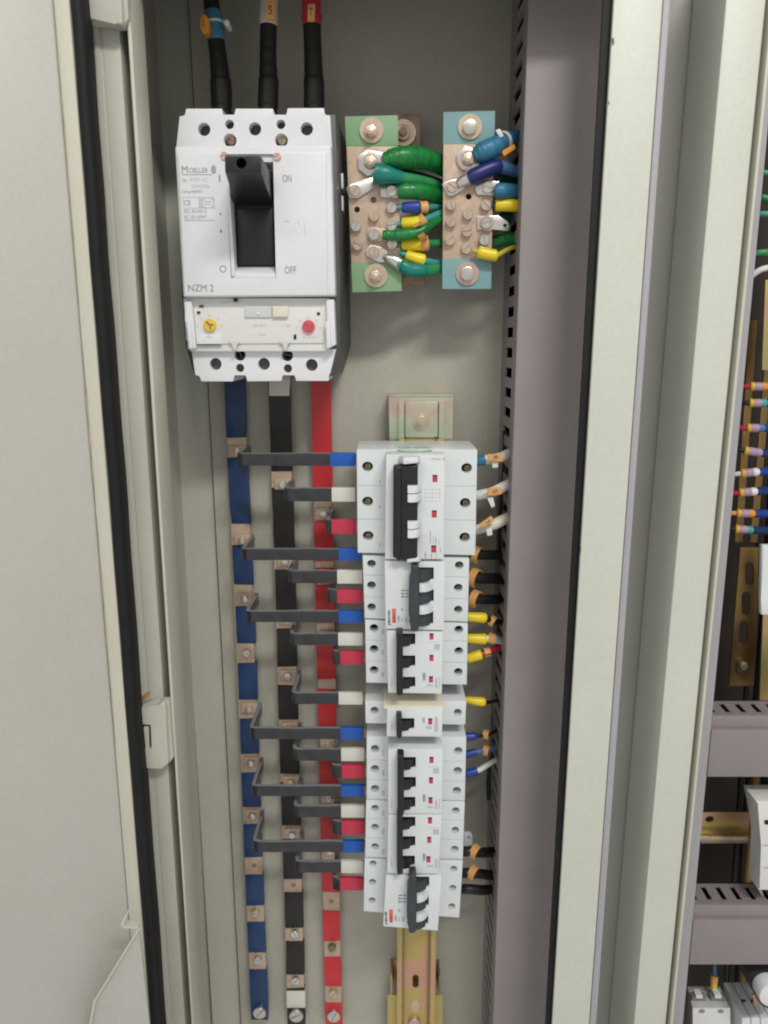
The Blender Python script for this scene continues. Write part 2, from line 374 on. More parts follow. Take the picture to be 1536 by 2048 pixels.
# ------------------------------------------------------------------ door on the left, gasket, pocket, hinges
dl = ((107, 0), (199, 1110))
door = thing('cabinet_door', 'open cabinet door at far left, its inner face pale grey with black edge gasket', 'door', P(60, 2300, 150))
def dpoly(bm, pts, back=3.0, bevel=0):
    A = [P(x, y, d) for x, y, d in pts]
    return hull2(bm, A, [p+Vector((0, back, 0)) for p in A], bevel)
bm = NB(); dpoly(bm, [(-330, YT, 215), (ln(*dl, YT)-2, YT, 154.0), (ln(*dl, YB)-2, YB, 154.0), (-330+90, YB, 215)], 3, 1.2); obj('inner_panel', bm, 'paint_door', door)
bm = NB(); dpoly(bm, [(ln(*dl, YT)-1.0, YT, 155), (ln(*gl, YT)+2, YT, 155), (ln(*gl, YB)+2, YB, 155), (ln(*dl, YB)-1.0, YB, 155)], 14, 1.8); obj('door_rim', bm, 'paint_cream', door)
for ya, yb, wa in ((20, 620, 1.3), (700, 1010, 1.6), (1030, 1500, 1.4)):
    bm = NB(); ys_ = [ya+(yb-ya)*k/12 for k in range(13)]; ws_ = [wa*random.uniform(0.35, 1)*math.sin(math.pi*(k+0.3)/12.6)+0.15 for k in range(13)]
    L_ = [P(ln(*dl, y)+0.5-q, y, 155.12) for y, q in zip(ys_, ws_)]; R_ = [P(ln(*dl, y)+0.5+q, y, 155.12) for y, q in zip(ys_, ws_)]
    for k in range(12): bm.faces.new([bm.verts.new(v) for v in (L_[k], R_[k], R_[k+1], L_[k+1])])
    bmesh.ops.remove_doubles(bm, verts=bm.verts[:], dist=0.001); obj('rust_streak', bm, 'rust', door, 0)
# gasket: half round rubber
bm = NB(); n = 9; rows = []
for y in [YT+i*(YB-YT)/40 for i in range(41)]:
    a = P(ln(*gl, y), y, 155.0); b = P(ln(*gr, y), y, 155.0)
    wv = 0.25*math.sin(y*0.021)+0.2*math.sin(y*0.0073+1)
    row = []
    for k in range(n):
        t = k/(n-1); hgt = 4.0*math.sin(math.pi*t)**0.5 if 0 < t < 1 else 0
        row.append(bm.verts.new((a.x+(b.x-a.x)*t+wv, -(152+hgt), a.z)))
    row.append(bm.verts.new((b.x+wv, -141, a.z))); row.insert(0, bm.verts.new((a.x+wv, -141, a.z)))
    rows.append(row)
for i in range(len(rows)-1):
    for k in range(len(rows[0])-1): bm.faces.new((rows[i][k], rows[i][k+1], rows[i+1][k+1], rows[i+1][k]))
obj('rubber_gasket', bm, 'gasket', door)
# document pocket
pk = thing('document_pocket', 'sheet metal document pocket with sloping edge at the foot of the door', 'pocket', P(240, 2200, 165))
outl = [(278, 1858), (190, 2002), (176, 2075), (170, 2300), (316, 2300), (300, 2060)]
bm = NB(); prism(bm, outl, 190, 188.5, 0.5); obj('side_panel', bm, 'paint_door', pk)
def edge_strip(a, b, wpx, d1, d0, m, parent, nm):
    bm = NB(); prism(bm, [(a[0]-wpx, a[1]), (a[0]+wpx, a[1]), (b[0]+wpx, b[1]), (b[0]-wpx, b[1])], d1, d0, 0.3); return obj(nm, bm, m, parent)
for a, b in (((278, 1858), (190, 2001)), ((189, 2001), (175, 2076))):
    edge_strip(a, b, 2.2, 192, 188.7, 'paint_cream', pk, 'folded_edge')
bm = NB(); prism(bm, [(241, 1848), (252, 1829), (255, 1831), (246, 1850), (249, 1853), (276, 1854), (276, 1858), (245, 1857)], 192, 186.5, 0.3); obj('top_hook', bm, 'paint_cream', pk)
# hinges
def hinge(label, pts, slot, shade=True):
    t = thing('hinge', label, 'hinge', P(pts[0][0], pts[0][1], 133), 'door hinges on the cabinet frame')
    bm = NB(); prism(bm, pts, 143, 131.6, 2.5, 3)
    if slot:
        c = NB(); prism(c, slot, 146, 139); bm = cut(bm, c)
    obj('leaf', bm, 'paint', t)
    if slot:
        x0, y0 = slot[0]; x1, y1 = slot[2]
        bm = NB(); prism(bm, [(x0+1, y0+2), (x1-4, y0+2), (x1-2, y1-2), (x0+2, y1-2)], 142, 138.8, 0.4); obj('tongue', bm, 'paint', t)
        bm = NB(); prism(bm, [(x1-3, y0+3), (x1-0.5, y0+3), (x1+1.5, y1-2), (x1-1, y1-2)], 140, 139.0); obj('slit', bm, 'hole', t)
    return t
h1 = hinge('upper hinge block cut by the top edge of the photo, beside the gasket', [(166, -120), (236, -120), (245, 47), (238, 49), (232, 44), (176, 40)], None)
bm = NB(); prism(bm, [(237, -120), (248, -120), (257, 38), (246, 50)], 139, 132, 1.0); obj('side_fold', bm, 'paint', h1)
h2 = hinge('lower hinge leaf with rectangular cut-out, left of the bottom breakers', [(274, 1415), (312, 1416), (322, 1405), (331, 1408), (337, 1528), (322, 1540), (284, 1538)], [(277, 1452), (299, 1453), (301, 1502), (279, 1500)])
bm = NB(); prism(bm, [(331.5, 1400), (338, 1403), (347, 1515), (338, 1527)], 139, 132, 0.8); obj('side_fold', bm, 'paint', h2)
p_ = Path([(281, 1420, 136, 4), (283, 1404, 140, 4), (289, 1394, 142, 4), (299, 1385, 141, 3.6)])
bm = NB(); tube(bm, *p_.sub(0, 1)); o = obj('hinge_pin_wire', bm, 'brown_wire'); setp(o, 'short bent brown pin poking up above the lower hinge', 'pin')

# ------------------------------------------------------------------ vertical wire duct between plate and jamb
dk = thing('vertical_wire_duct', 'tall purple-grey slotted wiring duct left of the jamb', 'wire duct', P(1050, 2200, 40))
Xl = P(1021, 1030, 80).x; Xr = P(1156, 1030, 80).x
bm = NB(); wbox(bm, Xl+1.2, Xl+3.2, 1, 70, Wz0, Wz1-5)
cu = NB(); z = 200.0; sp = None
zs = []
z0 = P(1037, 137, 45).z; dz = (P(1040, 40, 45).z-P(1033, 228, 45).z)/4.0
z = z0+dz*6
while z > -820:
    if z < Wz1-12: zs.append(z)
    z -= dz
for z in zs:
    wbox(cu, Xl-1, Xl+5, 18, 55, z-3.8, z+3.8)
bm = cut(bm, cu); obj('slotted_wall', bm, 'duct', dk)
bm = NB(); wbox(bm, Xr-3.2, Xr-1.2, 1, 70, Wz0, Wz1-5); obj('slotted_wall', bm, 'duct', dk)
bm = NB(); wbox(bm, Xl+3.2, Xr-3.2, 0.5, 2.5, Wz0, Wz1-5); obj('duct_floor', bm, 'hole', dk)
bm = NB(); wbox(bm, Xl, Xr, 71, 80, Wz0, Wz1-5, 1.6); obj('duct_cover', bm, 'duct', dk)

# ------------------------------------------------------------------ main circuit breaker
mc = thing('main_circuit_breaker', 'large white three-pole moulded case breaker with black rotary-lever handle marked ON and OFF', 'breaker', P(520, 770, 0))
def body_poly(): return [(364, 226), (672, 222), (681, 590), (681, 690), (662, 752), (392, 752), (374, 600)]
A = [P(x, y, 82) for x, y in [(358, 229), (671, 229), (680, 590), (681, 692), (664, 752), (388, 750), (371, 690), (364, 590)]]
bm = NB(); hull2(bm, A, [Vector((p.x+(4 if p.x > -60 else 0), -1, p.z)) for p in A], 0.8); obj('rear_case', bm, 'body_grey', mc)
def holes_cut(bm, hs, d1, deep):
    c = NB()
    for x, y, r in hs: cyl(c, x, y, r, d1+2, d1-deep, 20)
    return cut(bm, c)
# upper terminal cover
top = [(359, 232), (371, 232), (372, 217), (444, 217), (445, 231), (470, 231), (471, 217), (546, 217), (547, 231), (574, 231), (575, 216), (648, 216), (649, 231), (660, 231), (664, 296), (352, 296)]
bm = NB(); prism(bm, top, 90, 40, 0.5)
bm = holes_cut(bm, [(407, 257, 12.5), (509, 256, 12.5), (613, 256, 12.5), (458, 247, 9), (561, 247, 9), (459, 279, 13), (562, 279, 13)], 90, 22)
obj('upper_terminal_cover', bm, 'white_abs', mc)
for x, y, r, mm_ in ((458, 247, 7, 'brass_dark'), (561, 247, 7, 'brass_dark'), (462, 280, 9, 'copper_screw'), (564, 280, 9, 'zinc_bolt'), (613, 258, 8, 'brass_dark')):
    bm = NB(); screw_head(bm, x, y, r, 83 if r > 8 else 78, 66, random.uniform(0, 3)); obj('terminal_screw', bm, mm_, mc)
# front cover with handle well
cov = [(349, 292), (662, 289), (671, 592), (366, 595)]
bm = NB(); prism(bm, cov, 99, 70, 1.8, 3)
c = NB(); loft(c, [(452, 318), (548, 318), (554, 556), (463, 556)], 104.5, [(466, 340), (550, 340), (553, 532), (473, 532)], 84)
bm = cut(bm, c); obj('front_cover', bm, 'white_abs', mc)
pan = [(356, 306), (652, 304), (655, 590), (369, 592)]
bm = NB(); prism(bm, pan, 101, 98, 0.7)
c = NB(); loft(c, [(451, 308), (546, 308), (552, 556), (462, 556)], 103, [(451, 308), (546, 308), (552, 556), (462, 556)], 92)
bm = cut(bm, c); obj('face_plate', bm, 'white_abs', mc)
# bottom slope of the well and side bezel
bm = NB(); loft(bm, [(466, 556), (551, 556), (551, 548), (464, 546)], 100.6, [(474, 548), (549, 548), (549, 531), (472, 531)], 88, 0.3); obj('well_slope', bm, 'white_abs', mc)
bm = NB(); loft(bm, [(452, 345), (457, 345), (470, 552), (463, 552)], 101.6, [(460, 345), (466, 345), (476, 545), (468, 545)], 90, 0.4); obj('well_bezel', bm, 'white_abs', mc)
bm = NB(); prism(bm, [(462, 342), (548, 342), (550, 533), (472, 533)], 90, 84, 0.8)
prism(bm, [(472, 416), (546, 416), (548, 530), (476, 530)], 93, 89, 1.2); obj('handle_slide', bm, 'black_abs', mc)
bm = NB(); loft(bm, [(449, 311), (522, 310), (523, 345), (450, 345)], 150, [(470, 352), (545, 352), (547, 412), (470, 412)], 90, 1.0)
c = NB(); cyl(c, 481, 324, 10.5, 153, 132, 20); bm = cut(bm, c)
obj('handle', bm, 'black_abs', mc)
for x, y in ((448, 313), (554, 314)):
    bm = NB(); screw_head(bm, x, y, 8.5, 101.6, 97, 0.4); obj('cover_screw', bm, 'copper_screw', mc)
# trip unit
bm = NB(); prism(bm, [(366, 596), (660, 596), (665, 695), (655, 697), (655, 703), (380, 703), (379, 697), (372, 680)], 93, 70, 1.2); obj('trip_unit_frame', bm, 'white_abs_warm', mc)
bm = NB(); prism(bm, [(388, 616), (645, 616), (648, 686), (393, 688)], 94.2, 92, 0.5); obj('trip_unit_panel', bm, 'white_abs_warm', mc)
bm = NB(); prism(bm, [(367, 602), (383, 602), (392, 697), (378, 697), (370, 640)], 97, 80, 1.2); obj('side_clip', bm, 'white_abs', mc)
bm = NB(); prism(bm, [(652, 600), (668, 598), (672, 690), (655, 696)], 97, 80, 1.2); obj('side_clip', bm, 'white_abs', mc)
bm = NB(); prism(bm, [(372, 640), (382, 640), (385, 697), (378, 697)], 99, 96, 0.8); obj('side_clip', bm, 'white_abs', mc)
bm = NB(); prism(bm, [(651, 643), (660, 643), (662, 695), (653, 696)], 99, 96, 0.8); obj('side_clip', bm, 'white_abs', mc)
for x, y, w_, h_ in ((379, 667, 4, 12), (471, 600, 8, 6), (397, 625, 6, 5), (637, 627, 6, 5), (590, 674, 5, 9), (402, 612, 8, 3)):
    bm = NB(); prism(bm, rect(x-w_/2, y-h_/2, x+w_/2, y+h_/2), 97.2 if x == 379 else 95.0, 93.5 if x != 379 else 95); obj('slot_mark', bm, 'hole', mc)
for x, y, m_ in ((419, 650, 'dial_yellow'), (617, 653, 'dial_red')):
    bm = NB(); cyl(bm, x, y, 12.5, 96.5, 93.5, 24, 0.4); o = obj('setting_dial', bm, m_, mc)
    bm = NB(); A_ = [(x-8, y-6), (x-5, y-8), (x+1, y-2), (x+8, y-2), (x+8, y+1), (x+2, y+2), (x+4, y+8), (x+1, y+9), (x-1, y+1)]
    prism(bm, A_, 96.75, 96.3); obj('dial_arrow', bm, 'brass_dark', o)
    for k in range(5):
        a_ = math.pi*(0.0+k/4.0); xx = x+24*math.cos(a_); yy = y-20*math.sin(a_)
        text(str(k*2+1) if False else '0', xx, yy+2, 94.25, 5, 'print_faint', mc)
bm = NB(); prism(bm, rect(489, 612, 543, 635), 95.6, 93.8, 0.6); obj('clear_latch', bm, 'clear_grey', mc)
bm = NB(); cyl(bm, 516, 627, 3.2, 96.4, 95, 12, 0.3); obj('latch_button', bm, 'white_abs', mc)
bm = NB(); prism(bm, rect(545, 612, 576, 634), 97, 93.6, 0.7); obj('push_button', bm, 'cream_abs', mc)
for x in (469, 570):
    bm = NB(); prism(bm, [(x-11, 682), (x+10, 682), (x+10, 687), (x+5, 687), (x+5, 700), (x-4, 700), (x-4, 687), (x-11, 687)], 95.6, 93.6, 0.4); obj('clear_latch', bm, 'clear_grey', mc)
bm = NB(); prism(bm, [(391, 668), (442, 668), (444, 690), (394, 690)], 95.2, 93.8, 0.5); obj('clear_flap', bm, 'white_abs', mc)
bm = NB(); prism(bm, [(394, 688.5), (442, 688), (442, 690), (394, 690.5)], 95.5, 94); obj('slot_mark', bm, 'hole', mc)
text('320-200 A', 519, 651, 94.25, 6, 'print_faint', mc, 28); text('Ir, Isd', 572, 651, 94.25, 6, 'print_faint', mc, 18); text('0,2', 419, 674, 95.3, 6, 'print_faint', mc)
text('___/ 8xIn', 519, 669, 94.25, 6, 'print_faint', mc, 28); text('6-10 In', 619, 674, 94.25, 6, 'print_faint', mc, 24)
text('Isd/In', 455, 604, 93.1, 4.5, 'print_faint', mc, 26)
# lower terminal cover
low = [(383, 700), (672, 698), (660, 748), (657, 749), (657, 762), (592, 762), (590, 749), (564, 749), (563, 762), (494, 763), (492, 749), (468, 749), (466, 763), (402, 763), (400, 751), (390, 750)]
bm = NB(); prism(bm, low, 88, 40, 0.5)
bm = holes_cut(bm, [(430, 728, 12), (527, 728, 12), (623, 730, 12), (479, 736, 8.5), (575, 737, 8.5), (479, 710, 11.5), (574, 711, 11.5)], 88, 22)
obj('lower_terminal_cover', bm, 'white_abs', mc)
for x, y, r, mm_ in ((479, 736, 6.5, 'brass_dark'), (576, 737, 6.5, 'copper_screw'), (481, 709, 8.5, 'zinc_bolt'), (576, 710, 8.5, 'copper_screw'), (625, 732, 8, 'brass_dark')):
    bm = NB(); screw_head(bm, x, y, r, 82 if r > 8.2 else 77, 66, random.uniform(0, 3)); obj('terminal_screw', bm, mm_, mc)
for y, hh, dd in ((380, 36, 40), (420, 22, 40), (650, 24, 50)):
    q = P(684, y, 60)
    bm = NB(); cyl(bm, 683, y, 3, 60, 20, 10); bm.free()
# printing
D = 101.05
text('M', 369.5, 339, D, 13, 'print_grey', mc, 12, bold=0); text('OELLER', 378, 340.6, D, 9.5, 'print_grey', mc, 38, align='L', bold=0)
bm = NB(); cyl(bm, 427, 339, 5.2, D+0.12, D-0.2, 20, ry=1.55); obj('emblem', bm, 'print_pale', mc)
bm = NB(); prism(bm, [(364, 348.5), (424, 348.5), (424, 350), (364, 350)], D+0.1, D-0.2); obj('printed_rule', bm, 'print_pale', mc)
text('Ie', 369, 360, D, 8, 'print_pale', mc); text('~690V AC', 395, 359, D, 7, 'print_faint', mc, 40)
text('50/60Hz', 401, 372, D, 7, 'print_faint', mc, 36); text('Uimp=8000V', 385, 384, D, 7, 'print_pale', mc, 40)
bm = NB(); prism(bm, [(366, 394), (429, 394), (430, 417), (367, 417)], D+0.05, D-0.2); obj('printed_panel', bm, 'print_faint', mc)
bm = NB(); prism(bm, [(367, 396), (397, 396), (397, 415.5), (368, 415.5)], D+0.12, D-0.2); obj('printed_panel', bm, 'white_abs', mc)
text('CE', 374.5, 406, D+0.1, 10, 'print_grey', mc, 14); 
bm = NB(); cyl(bm, 416, 406, 10, D+0.1, D-0.2, 20, ry=0.85); obj('emblem', bm, 'white_abs', mc); text('CCC', 416, 406, D+0.1, 7, 'print_grey', mc, 13)
text('IEC 60 947-2', 391, 422.5, D, 6.5, 'print_pale', mc, 44); text('IEC EN 60947', 391, 434, D, 6.5, 'print_pale', mc, 44)
bm = NB(); prism(bm, [(369, 440.2), (430, 440.2), (430, 441.5), (369, 441.5)], D+0.1, D-0.2); obj('printed_rule', bm, 'print_pale', mc)
text('ON', 574, 357, D, 14, 'print_grey', mc, 18); text('OFF', 581, 540, D, 14, 'print_grey', mc, 23)
text('NZM 2', 402, 576, D, 13, 'print_grey', mc, 51)
bm = NB(); prism(bm, [(437.5, 350), (440.3, 350), (441, 363), (438.2, 363)], D+0.1, D-0.2); obj('printed_mark', bm, 'print_grey', mc)
bm = NB(); ringdisc(bm, 446, 538, 6.8, 5.2, D+0.1, D-0.2); obj('printed_mark', bm, 'print_grey', mc)
for x, y, h_ in ((441, 428, 3), (442, 462, 6)):
    bm = NB(); prism(bm, rect(x-1.2, y-h_/2, x+1.2, y+h_/2), D+0.1, D-0.2); obj('printed_mark', bm, 'print_dark', mc)
text('trip', 573, 443, D, 4.5, 'print_faint', mc, 10)
for a_, b_ in (((594, 440), (601, 455)), ((609, 446), (612, 472)), ((582, 458), (596, 466))):
    bm = NB(); prism(bm, [(a_[0]-.5, a_[1]), (a_[0]+.6, a_[1]), (b_[0]+.6, b_[1]), (b_[0]-.5, b_[1])], D+0.06, D-0.2); obj('scuff', bm, 'print_faint', mc)
# small white cam on the right side of the case
bm = NB(); xr = P(680, 380, 60).x
for yy, hh in ((368, 26), (412, 26)):
    q = P(684, yy, 40); wbox(bm, q.x-1.5, q.x+1.6, 30, 52, q.z-hh/5, q.z+hh/5, 0.6)
obj('side_rating_label', bm, 'white_abs', mc)

# supply cables above it
def supply(label, pts, tape, tm, tag, tagpx):
    t = thing('supply_cable', label, 'cable', P(pts[-1][0], pts[-1][1], pts[-1][2]), 'supply cables entering the main breaker from above')
    p = Path(pts, 10); bm = NB(); tube(bm, *p.sub(0, 1, 1, 0.02), n=16); obj('insulation', bm, 'cable_black', t)
    bm = NB(); tube(bm, *rounded(*p.sub(tape[0], tape[1], 1.08, 0.012)), n=16); obj('colour_tape', bm, tm, t)
    for a_, b_ in ((0.62, 0.80), (0.81, 1.0)):
        bm = NB(); tube(bm, *rounded(*p.sub(a_, b_, 1.07, 0.02), 0.35), n=16); obj('tape_wrap', bm, 'cable_black', t)
    return t, p
sc, p = supply('leftmost supply cable, black with blue tape band and nylon tie above the main breaker', [(412, -120, 44, 16), (420, -20, 44, 16), (430, 60, 45, 17), (437, 120, 46, 18), (442, 170, 47, 20), (443, 226, 47, 20), (443, 245, 47, 20)], (0.245, 0.395), 'cable_blue_tape', 'R', (409, 48))
c_, ax_, r0 = p.at(0.305)
ring_marker(sc, p, 0.305, 1.10, 1.6, 359, 0, 'nylon', thick=0.8)
bm = NB(); cyl(bm, 453, 45, 6, 56, 44, 12, 0.8); obj('tie_head', bm, 'nylon', sc)
bm = NB(); cyl(bm, 409, 48, 9.5, 58, 50, 20, 0.5, ry=1.9); o = obj('marker_tag', bm, 'orange_deep', sc); text('R', 408, 48, 58.05, 16, 'brown_wire', o, 7)
sc, p = supply('middle supply cable, black with cream tape and orange tag lettered S', [(538, -120, 44, 17), (538, -20, 44, 17), (537, 50, 45, 17), (536, 110, 46, 17), (537, 170, 47, 19), (535, 226, 47, 19), (535, 245, 47, 19)], (0.05, 0.345), 'cable_white_tape', 'S', 0)
bm = NB(); prism(bm, [(533, -2), (552, 0), (549, 40), (531, 38)], 60.5, 58, 0.5); o = obj('marker_tag', bm, 'orange', sc); text('S', 541, 20, 60.6, 16, 'print_dark', o, 7)
sc, p = supply('rightmost supply cable, black with red tape and orange tag lettered T', [(620, -120, 44, 18), (622, -20, 44, 18), (624, 50, 45, 18), (626, 110, 46, 18), (628, 170, 47, 19.5), (628, 226, 47, 19.5), (628, 245, 47, 19.5)], (0.05, 0.345), 'cable_red_tape', 'T', 0)
ring_marker(sc, p, 0.29, 1.10, 1.2, 359, 0, 'tape_red', thick=0.6)
bm = NB(); prism(bm, [(615, 8), (630, 7), (629, 41), (615, 42)], 61, 58, 0.5); o = obj('marker_tag', bm, 'orange', sc); text('T', 622, 24, 61.1, 15, 'print_dark', o, 7)

# ------------------------------------------------------------------ busbars
def busbar(label, ctr, hw, patches, sleeve, bolts, end, white=None, holes=()):
    """ctr: list of (y, x centre); hw half width in px at y=1024"""
    def cx(y):
        for (ya, xa), (yb, xb) in zip(ctr, ctr[1:]):
            if y <= yb: break
        return xa+(xb-xa)*(y-ya)/(yb-ya)
    y0 = 737
    def hwy(y): return hw*(1-(y-1024)/7300)
    t = thing('busbar', label, 'busbar', P(cx(end), end, 0), 'vertical busbars below the main breaker')
    def ragged(a, b, g=0.8):
        n_ = max(2, int((b-a)/28)); ys_ = [a+(b-a)*k/n_ for k in range(n_+1)]
        L_ = [(cx(y)-hwy(y)-g+random.uniform(-.5, .5), y+(random.uniform(-1.2, 1.2) if k in (0, n_) else 0)) for k, y in enumerate(ys_)]
        R_ = [(cx(y)+hwy(y)+g+random.uniform(-.5, .5), y+(random.uniform(-1.2, 1.2) if k in (0, n_) else 0)) for k, y in enumerate(ys_)]
        return L_[::-1][:0]+[L_[0]]+R_+L_[:0:-1]
    quad = lambda a, b, g=0: [(cx(a)-hwy(a)-g, a), (cx(a)+hwy(a)+g, a), (cx(b)+hwy(b)+g, b), (cx(b)-hwy(b)-g, b)]
    bm = NB(); prism(bm, quad(y0, end), 9, 5, 0.4); obj('copper_bar', bm, 'copper', t)
    a = y0
    for p0, p1 in list(patches)+[(end-2, end+40)]:
        b = p0
        if white and white[0] <= a < white[1]: a = white[1]
        if white and a < white[0] < b: 
            bm = NB(); prism(bm, ragged(a, white[0]-1), 9.7, 4.4, 0.5); obj('sleeve', bm, sleeve, t)
            bm = NB(); prism(bm, quad(white[0], white[1], 1.4), 10.0, 4.2, 0.6); obj('white_tape', bm, 'tape_white', t)
            a = white[1]+1
        if b-a > 3:
            bm = NB(); prism(bm, ragged(a, b), 9.7, 4.4, 0.5); obj('sleeve', bm, sleeve, t)
        a = p1
    for y, r, m_ in bolts:
        bm = NB(); screw_head(bm, cx(y), y, r, 13.5, 9.3, random.uniform(0, 3), 0.1); obj('bolt', bm, m_, t)
    for y in holes:
        bm = NB(); cyl(bm, cx(y)+1, y, 4.5, 9.25, 8.5, 14); obj('bolt_hole', bm, 'brass_dark', t)
    return cx
bB = [(700, 466), (780, 470), (900, 473), (1049, 482), (1300, 493), (1730, 507), (2000, 518), (2200, 525)]
cB = busbar('blue-sleeved busbar, leftmost of the three vertical bars', bB, 19, [(875, 915), (1048, 1091), (1170, 1212), (1287, 1326), (1399, 1437), (1508, 1545), (1614, 1649), (1715, 1749), (1812, 1845), (1905, 1940)], 'sleeve_blue',
            [(1307, 8, 'steel'), (1829, 8, 'zinc_bolt'), (1923, 8, 'steel'), (2027, 13, 'steel')], 2043, holes=(1731,))
bK = [(700, 556), (830, 560), (960, 564), (1049, 567), (1230, 573), (1335, 574), (1660, 583), (1900, 590), (2020, 592), (2200, 597)]
cK = busbar('black-sleeved busbar, middle of the three vertical bars, white band near the foot', bK, 20, [(943, 976), (1120, 1139), (1243, 1256), (1334, 1370), (1440, 1453), (1548, 1566), (1652, 1678), (1759, 1786), (1856, 1882), (1951, 1977)], 'sleeve_black',
            [(1869, 8, 'tin'), (1963, 8, 'tin'), (2033, 14, 'steel')], 2052, white=(1982, 2016), holes=(1771,))
bR = [(700, 640), (830, 643), (1049, 647), (1300, 652), (1650, 658), (1900, 664), (2020, 667), (2200, 671)]
cR = busbar('red-sleeved busbar, rightmost of the three vertical bars', bR, 18.5, [(1003, 1042), (1122, 1135), (1246, 1264), (1359, 1378), (1480, 1497), (1593, 1610), (1704, 1722), (1785, 1822), (1883, 1914), (1974, 2006)], 'sleeve_red',
            [(1898, 8, 'brass_dark'), (1990, 9, 'zinc_bolt'), (2034, 13, 'steel')], 2056, holes=(1803,))
o = NB(); prism(o, [(537, 737), (580, 737), (579, 792), (538, 792)], 10.1, 4.2, 0.6); o = obj('white_tape_band', o, 'tape_white'); setp(o, 'white tape band round the black busbar just under the main breaker', 'tape')

# ------------------------------------------------------------------ copper links from busbars to breakers
DL = 60.0
def link(label, colour, cxf, y0, y1, xc, xt, xe):
    tm = {'blue': 'tape_blue', 'white': 'tape_white', 'red': 'tape_red'}[colour]
    ym = (y0+y1)/2
    a = P(xc, y0, DL); b = P(xc, y1, DL); zt, zb = a.z, b.z; zm = (zt+zb)/2
    # foot position: the pixel row where zm lies at d = 12
    lo, hi = 0, 3000
    for _ in range(40):
        m_ = (lo+hi)/2
        if P(700, m_, 12).z > zm: lo = m_
        else: hi = m_
    yf = lo; xb = cxf(yf); foot = P(xb, yf, 12).x
    x0 = a.x; xE = P(xe, ym, DL).x; xT = P(xt, ym, DL).x
    t = thing('copper_link', label, 'link bar', Vector((foot, -10, zm)), 'copper links between busbars and breakers')
    def bent(pts, th, z0, z1, bm, bev=0.8):
        # pts: (x, d) polyline in plan; offset by +-th/2
        n = len(pts); L_, R_ = [], []
        for i in range(n):
            p = Vector((pts[i][0], pts[i][1]))
            t0 = (Vector(pts[i])-Vector(pts[i-1])).normalized() if i else None
            t1 = (Vector(pts[i+1])-Vector(pts[i])).normalized() if i < n-1 else None
            tt = t0 or t1
            if t0 is not None and t1 is not None:
                tt = (t0+t1).normalized(); k = 1/max(0.5, tt.dot(t1))
            else: k = 1
            nn = Vector((-tt.y, tt.x))*k*th/2
            L_.append(p+nn); R_.append(p-nn)
        loop = L_+list(reversed(R_))
        A_ = [Vector((q.x, -q.y, z1)) for q in loop]; B_ = [Vector((q.x, -q.y, z0)) for q in loop]
        # build as quads per segment so that the concave outline stays clean
        for i in range(n-1):
            pass
        wz = [random.uniform(-0.3, 0.3) if n > 3 else 0 for i in range(n)]
        va = [[bm.verts.new((L_[i].x, -L_[i].y, z+wz[i]*(1 if z == z1 else -0.6))) for z in (z0, z1)]+[bm.verts.new((R_[i].x, -R_[i].y, z+wz[i]*(1 if z == z1 else -0.6))) for z in (z0, z1)] for i in range(n)]
        for i in range(n-1):
            u, v = va[i], va[i+1]
            bm.faces.new((u[0], u[1], v[1], v[0])); bm.faces.new((u[3], u[2], v[2], v[3]))
            bm.faces.new((u[1], u[3], v[3], v[1])); bm.faces.new((u[2], u[0], v[0], v[2]))
        bm.faces.new((va[0][1], va[0][0], va[0][2], va[0][3])); u = va[-1]; bm.faces.new((u[0], u[1], u[3], u[2]))
        if bev:
            bmesh.ops.bevel(bm, geom=bm.edges[:], offset=bev, segments=2, affect='EDGES', profile=0.5, clamp_overlap=True)
        return bm
    jx = random.uniform(-0.6, 0.6)
    bm = bent([(foot-6.5, 11.2), (x0+0.5, 11.2)], 2.0, zb+0.6, zt-0.6, NB(), 0.3); obj('bare_foot', bm, 'copper', t)
    c1 = x0+1.8
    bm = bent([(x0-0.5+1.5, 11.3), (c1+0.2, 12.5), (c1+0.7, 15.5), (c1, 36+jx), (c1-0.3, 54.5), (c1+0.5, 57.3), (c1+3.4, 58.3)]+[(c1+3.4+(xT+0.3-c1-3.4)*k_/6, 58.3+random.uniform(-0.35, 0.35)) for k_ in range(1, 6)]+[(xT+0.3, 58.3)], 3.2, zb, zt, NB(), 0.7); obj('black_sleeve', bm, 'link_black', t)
    bm = bent([(xT, 58.3), (xE-0.5, 58.3)], 3.9, zb-0.25, zt+0.25, NB(), 0.6); obj(colour+'_tape', bm, tm, t)
    bm = bent([(xE-0.6, 58.0), (xE+4, 58.0)], 2.0, zb+1, zt-1, NB(), 0.2); obj('bare_tip', bm, 'copper_dull', t)
    # fixing bolt beside the riser
    bm = NB(); c_ = Vector((foot+0.5, 0, zm+0.2)); r = 3.2
    A_ = [Vector((c_.x+r*math.cos(-2*math.pi*i/14), -15.5, c_.z+r*math.sin(-2*math.pi*i/14))) for i in range(14)]
    hull2(bm, A_, [Vector((q.x, -12, q.z)) for q in A_], 0.6, 2); obj('bolt', bm, random.choice(['steel', 'zinc_bolt', 'steel']), t)
orde = ['topmost', 'second', 'third', 'fourth', 'fifth', 'sixth', 'lowest']
for i, a in enumerate([(906, 932, 472, 660, 712), (1097, 1121, 481, 677, 724), (1222, 1245, 490, 677, 728), (1456, 1479, 498, 681, 728), (1572, 1593, 502, 682, 729), (1683, 1705, 504, 686, 729)]):
    link(('%s of the six black link bars with blue tape, from the blue busbar' % (orde[i] if i < 5 else 'lowest')), 'blue', cB, *a)
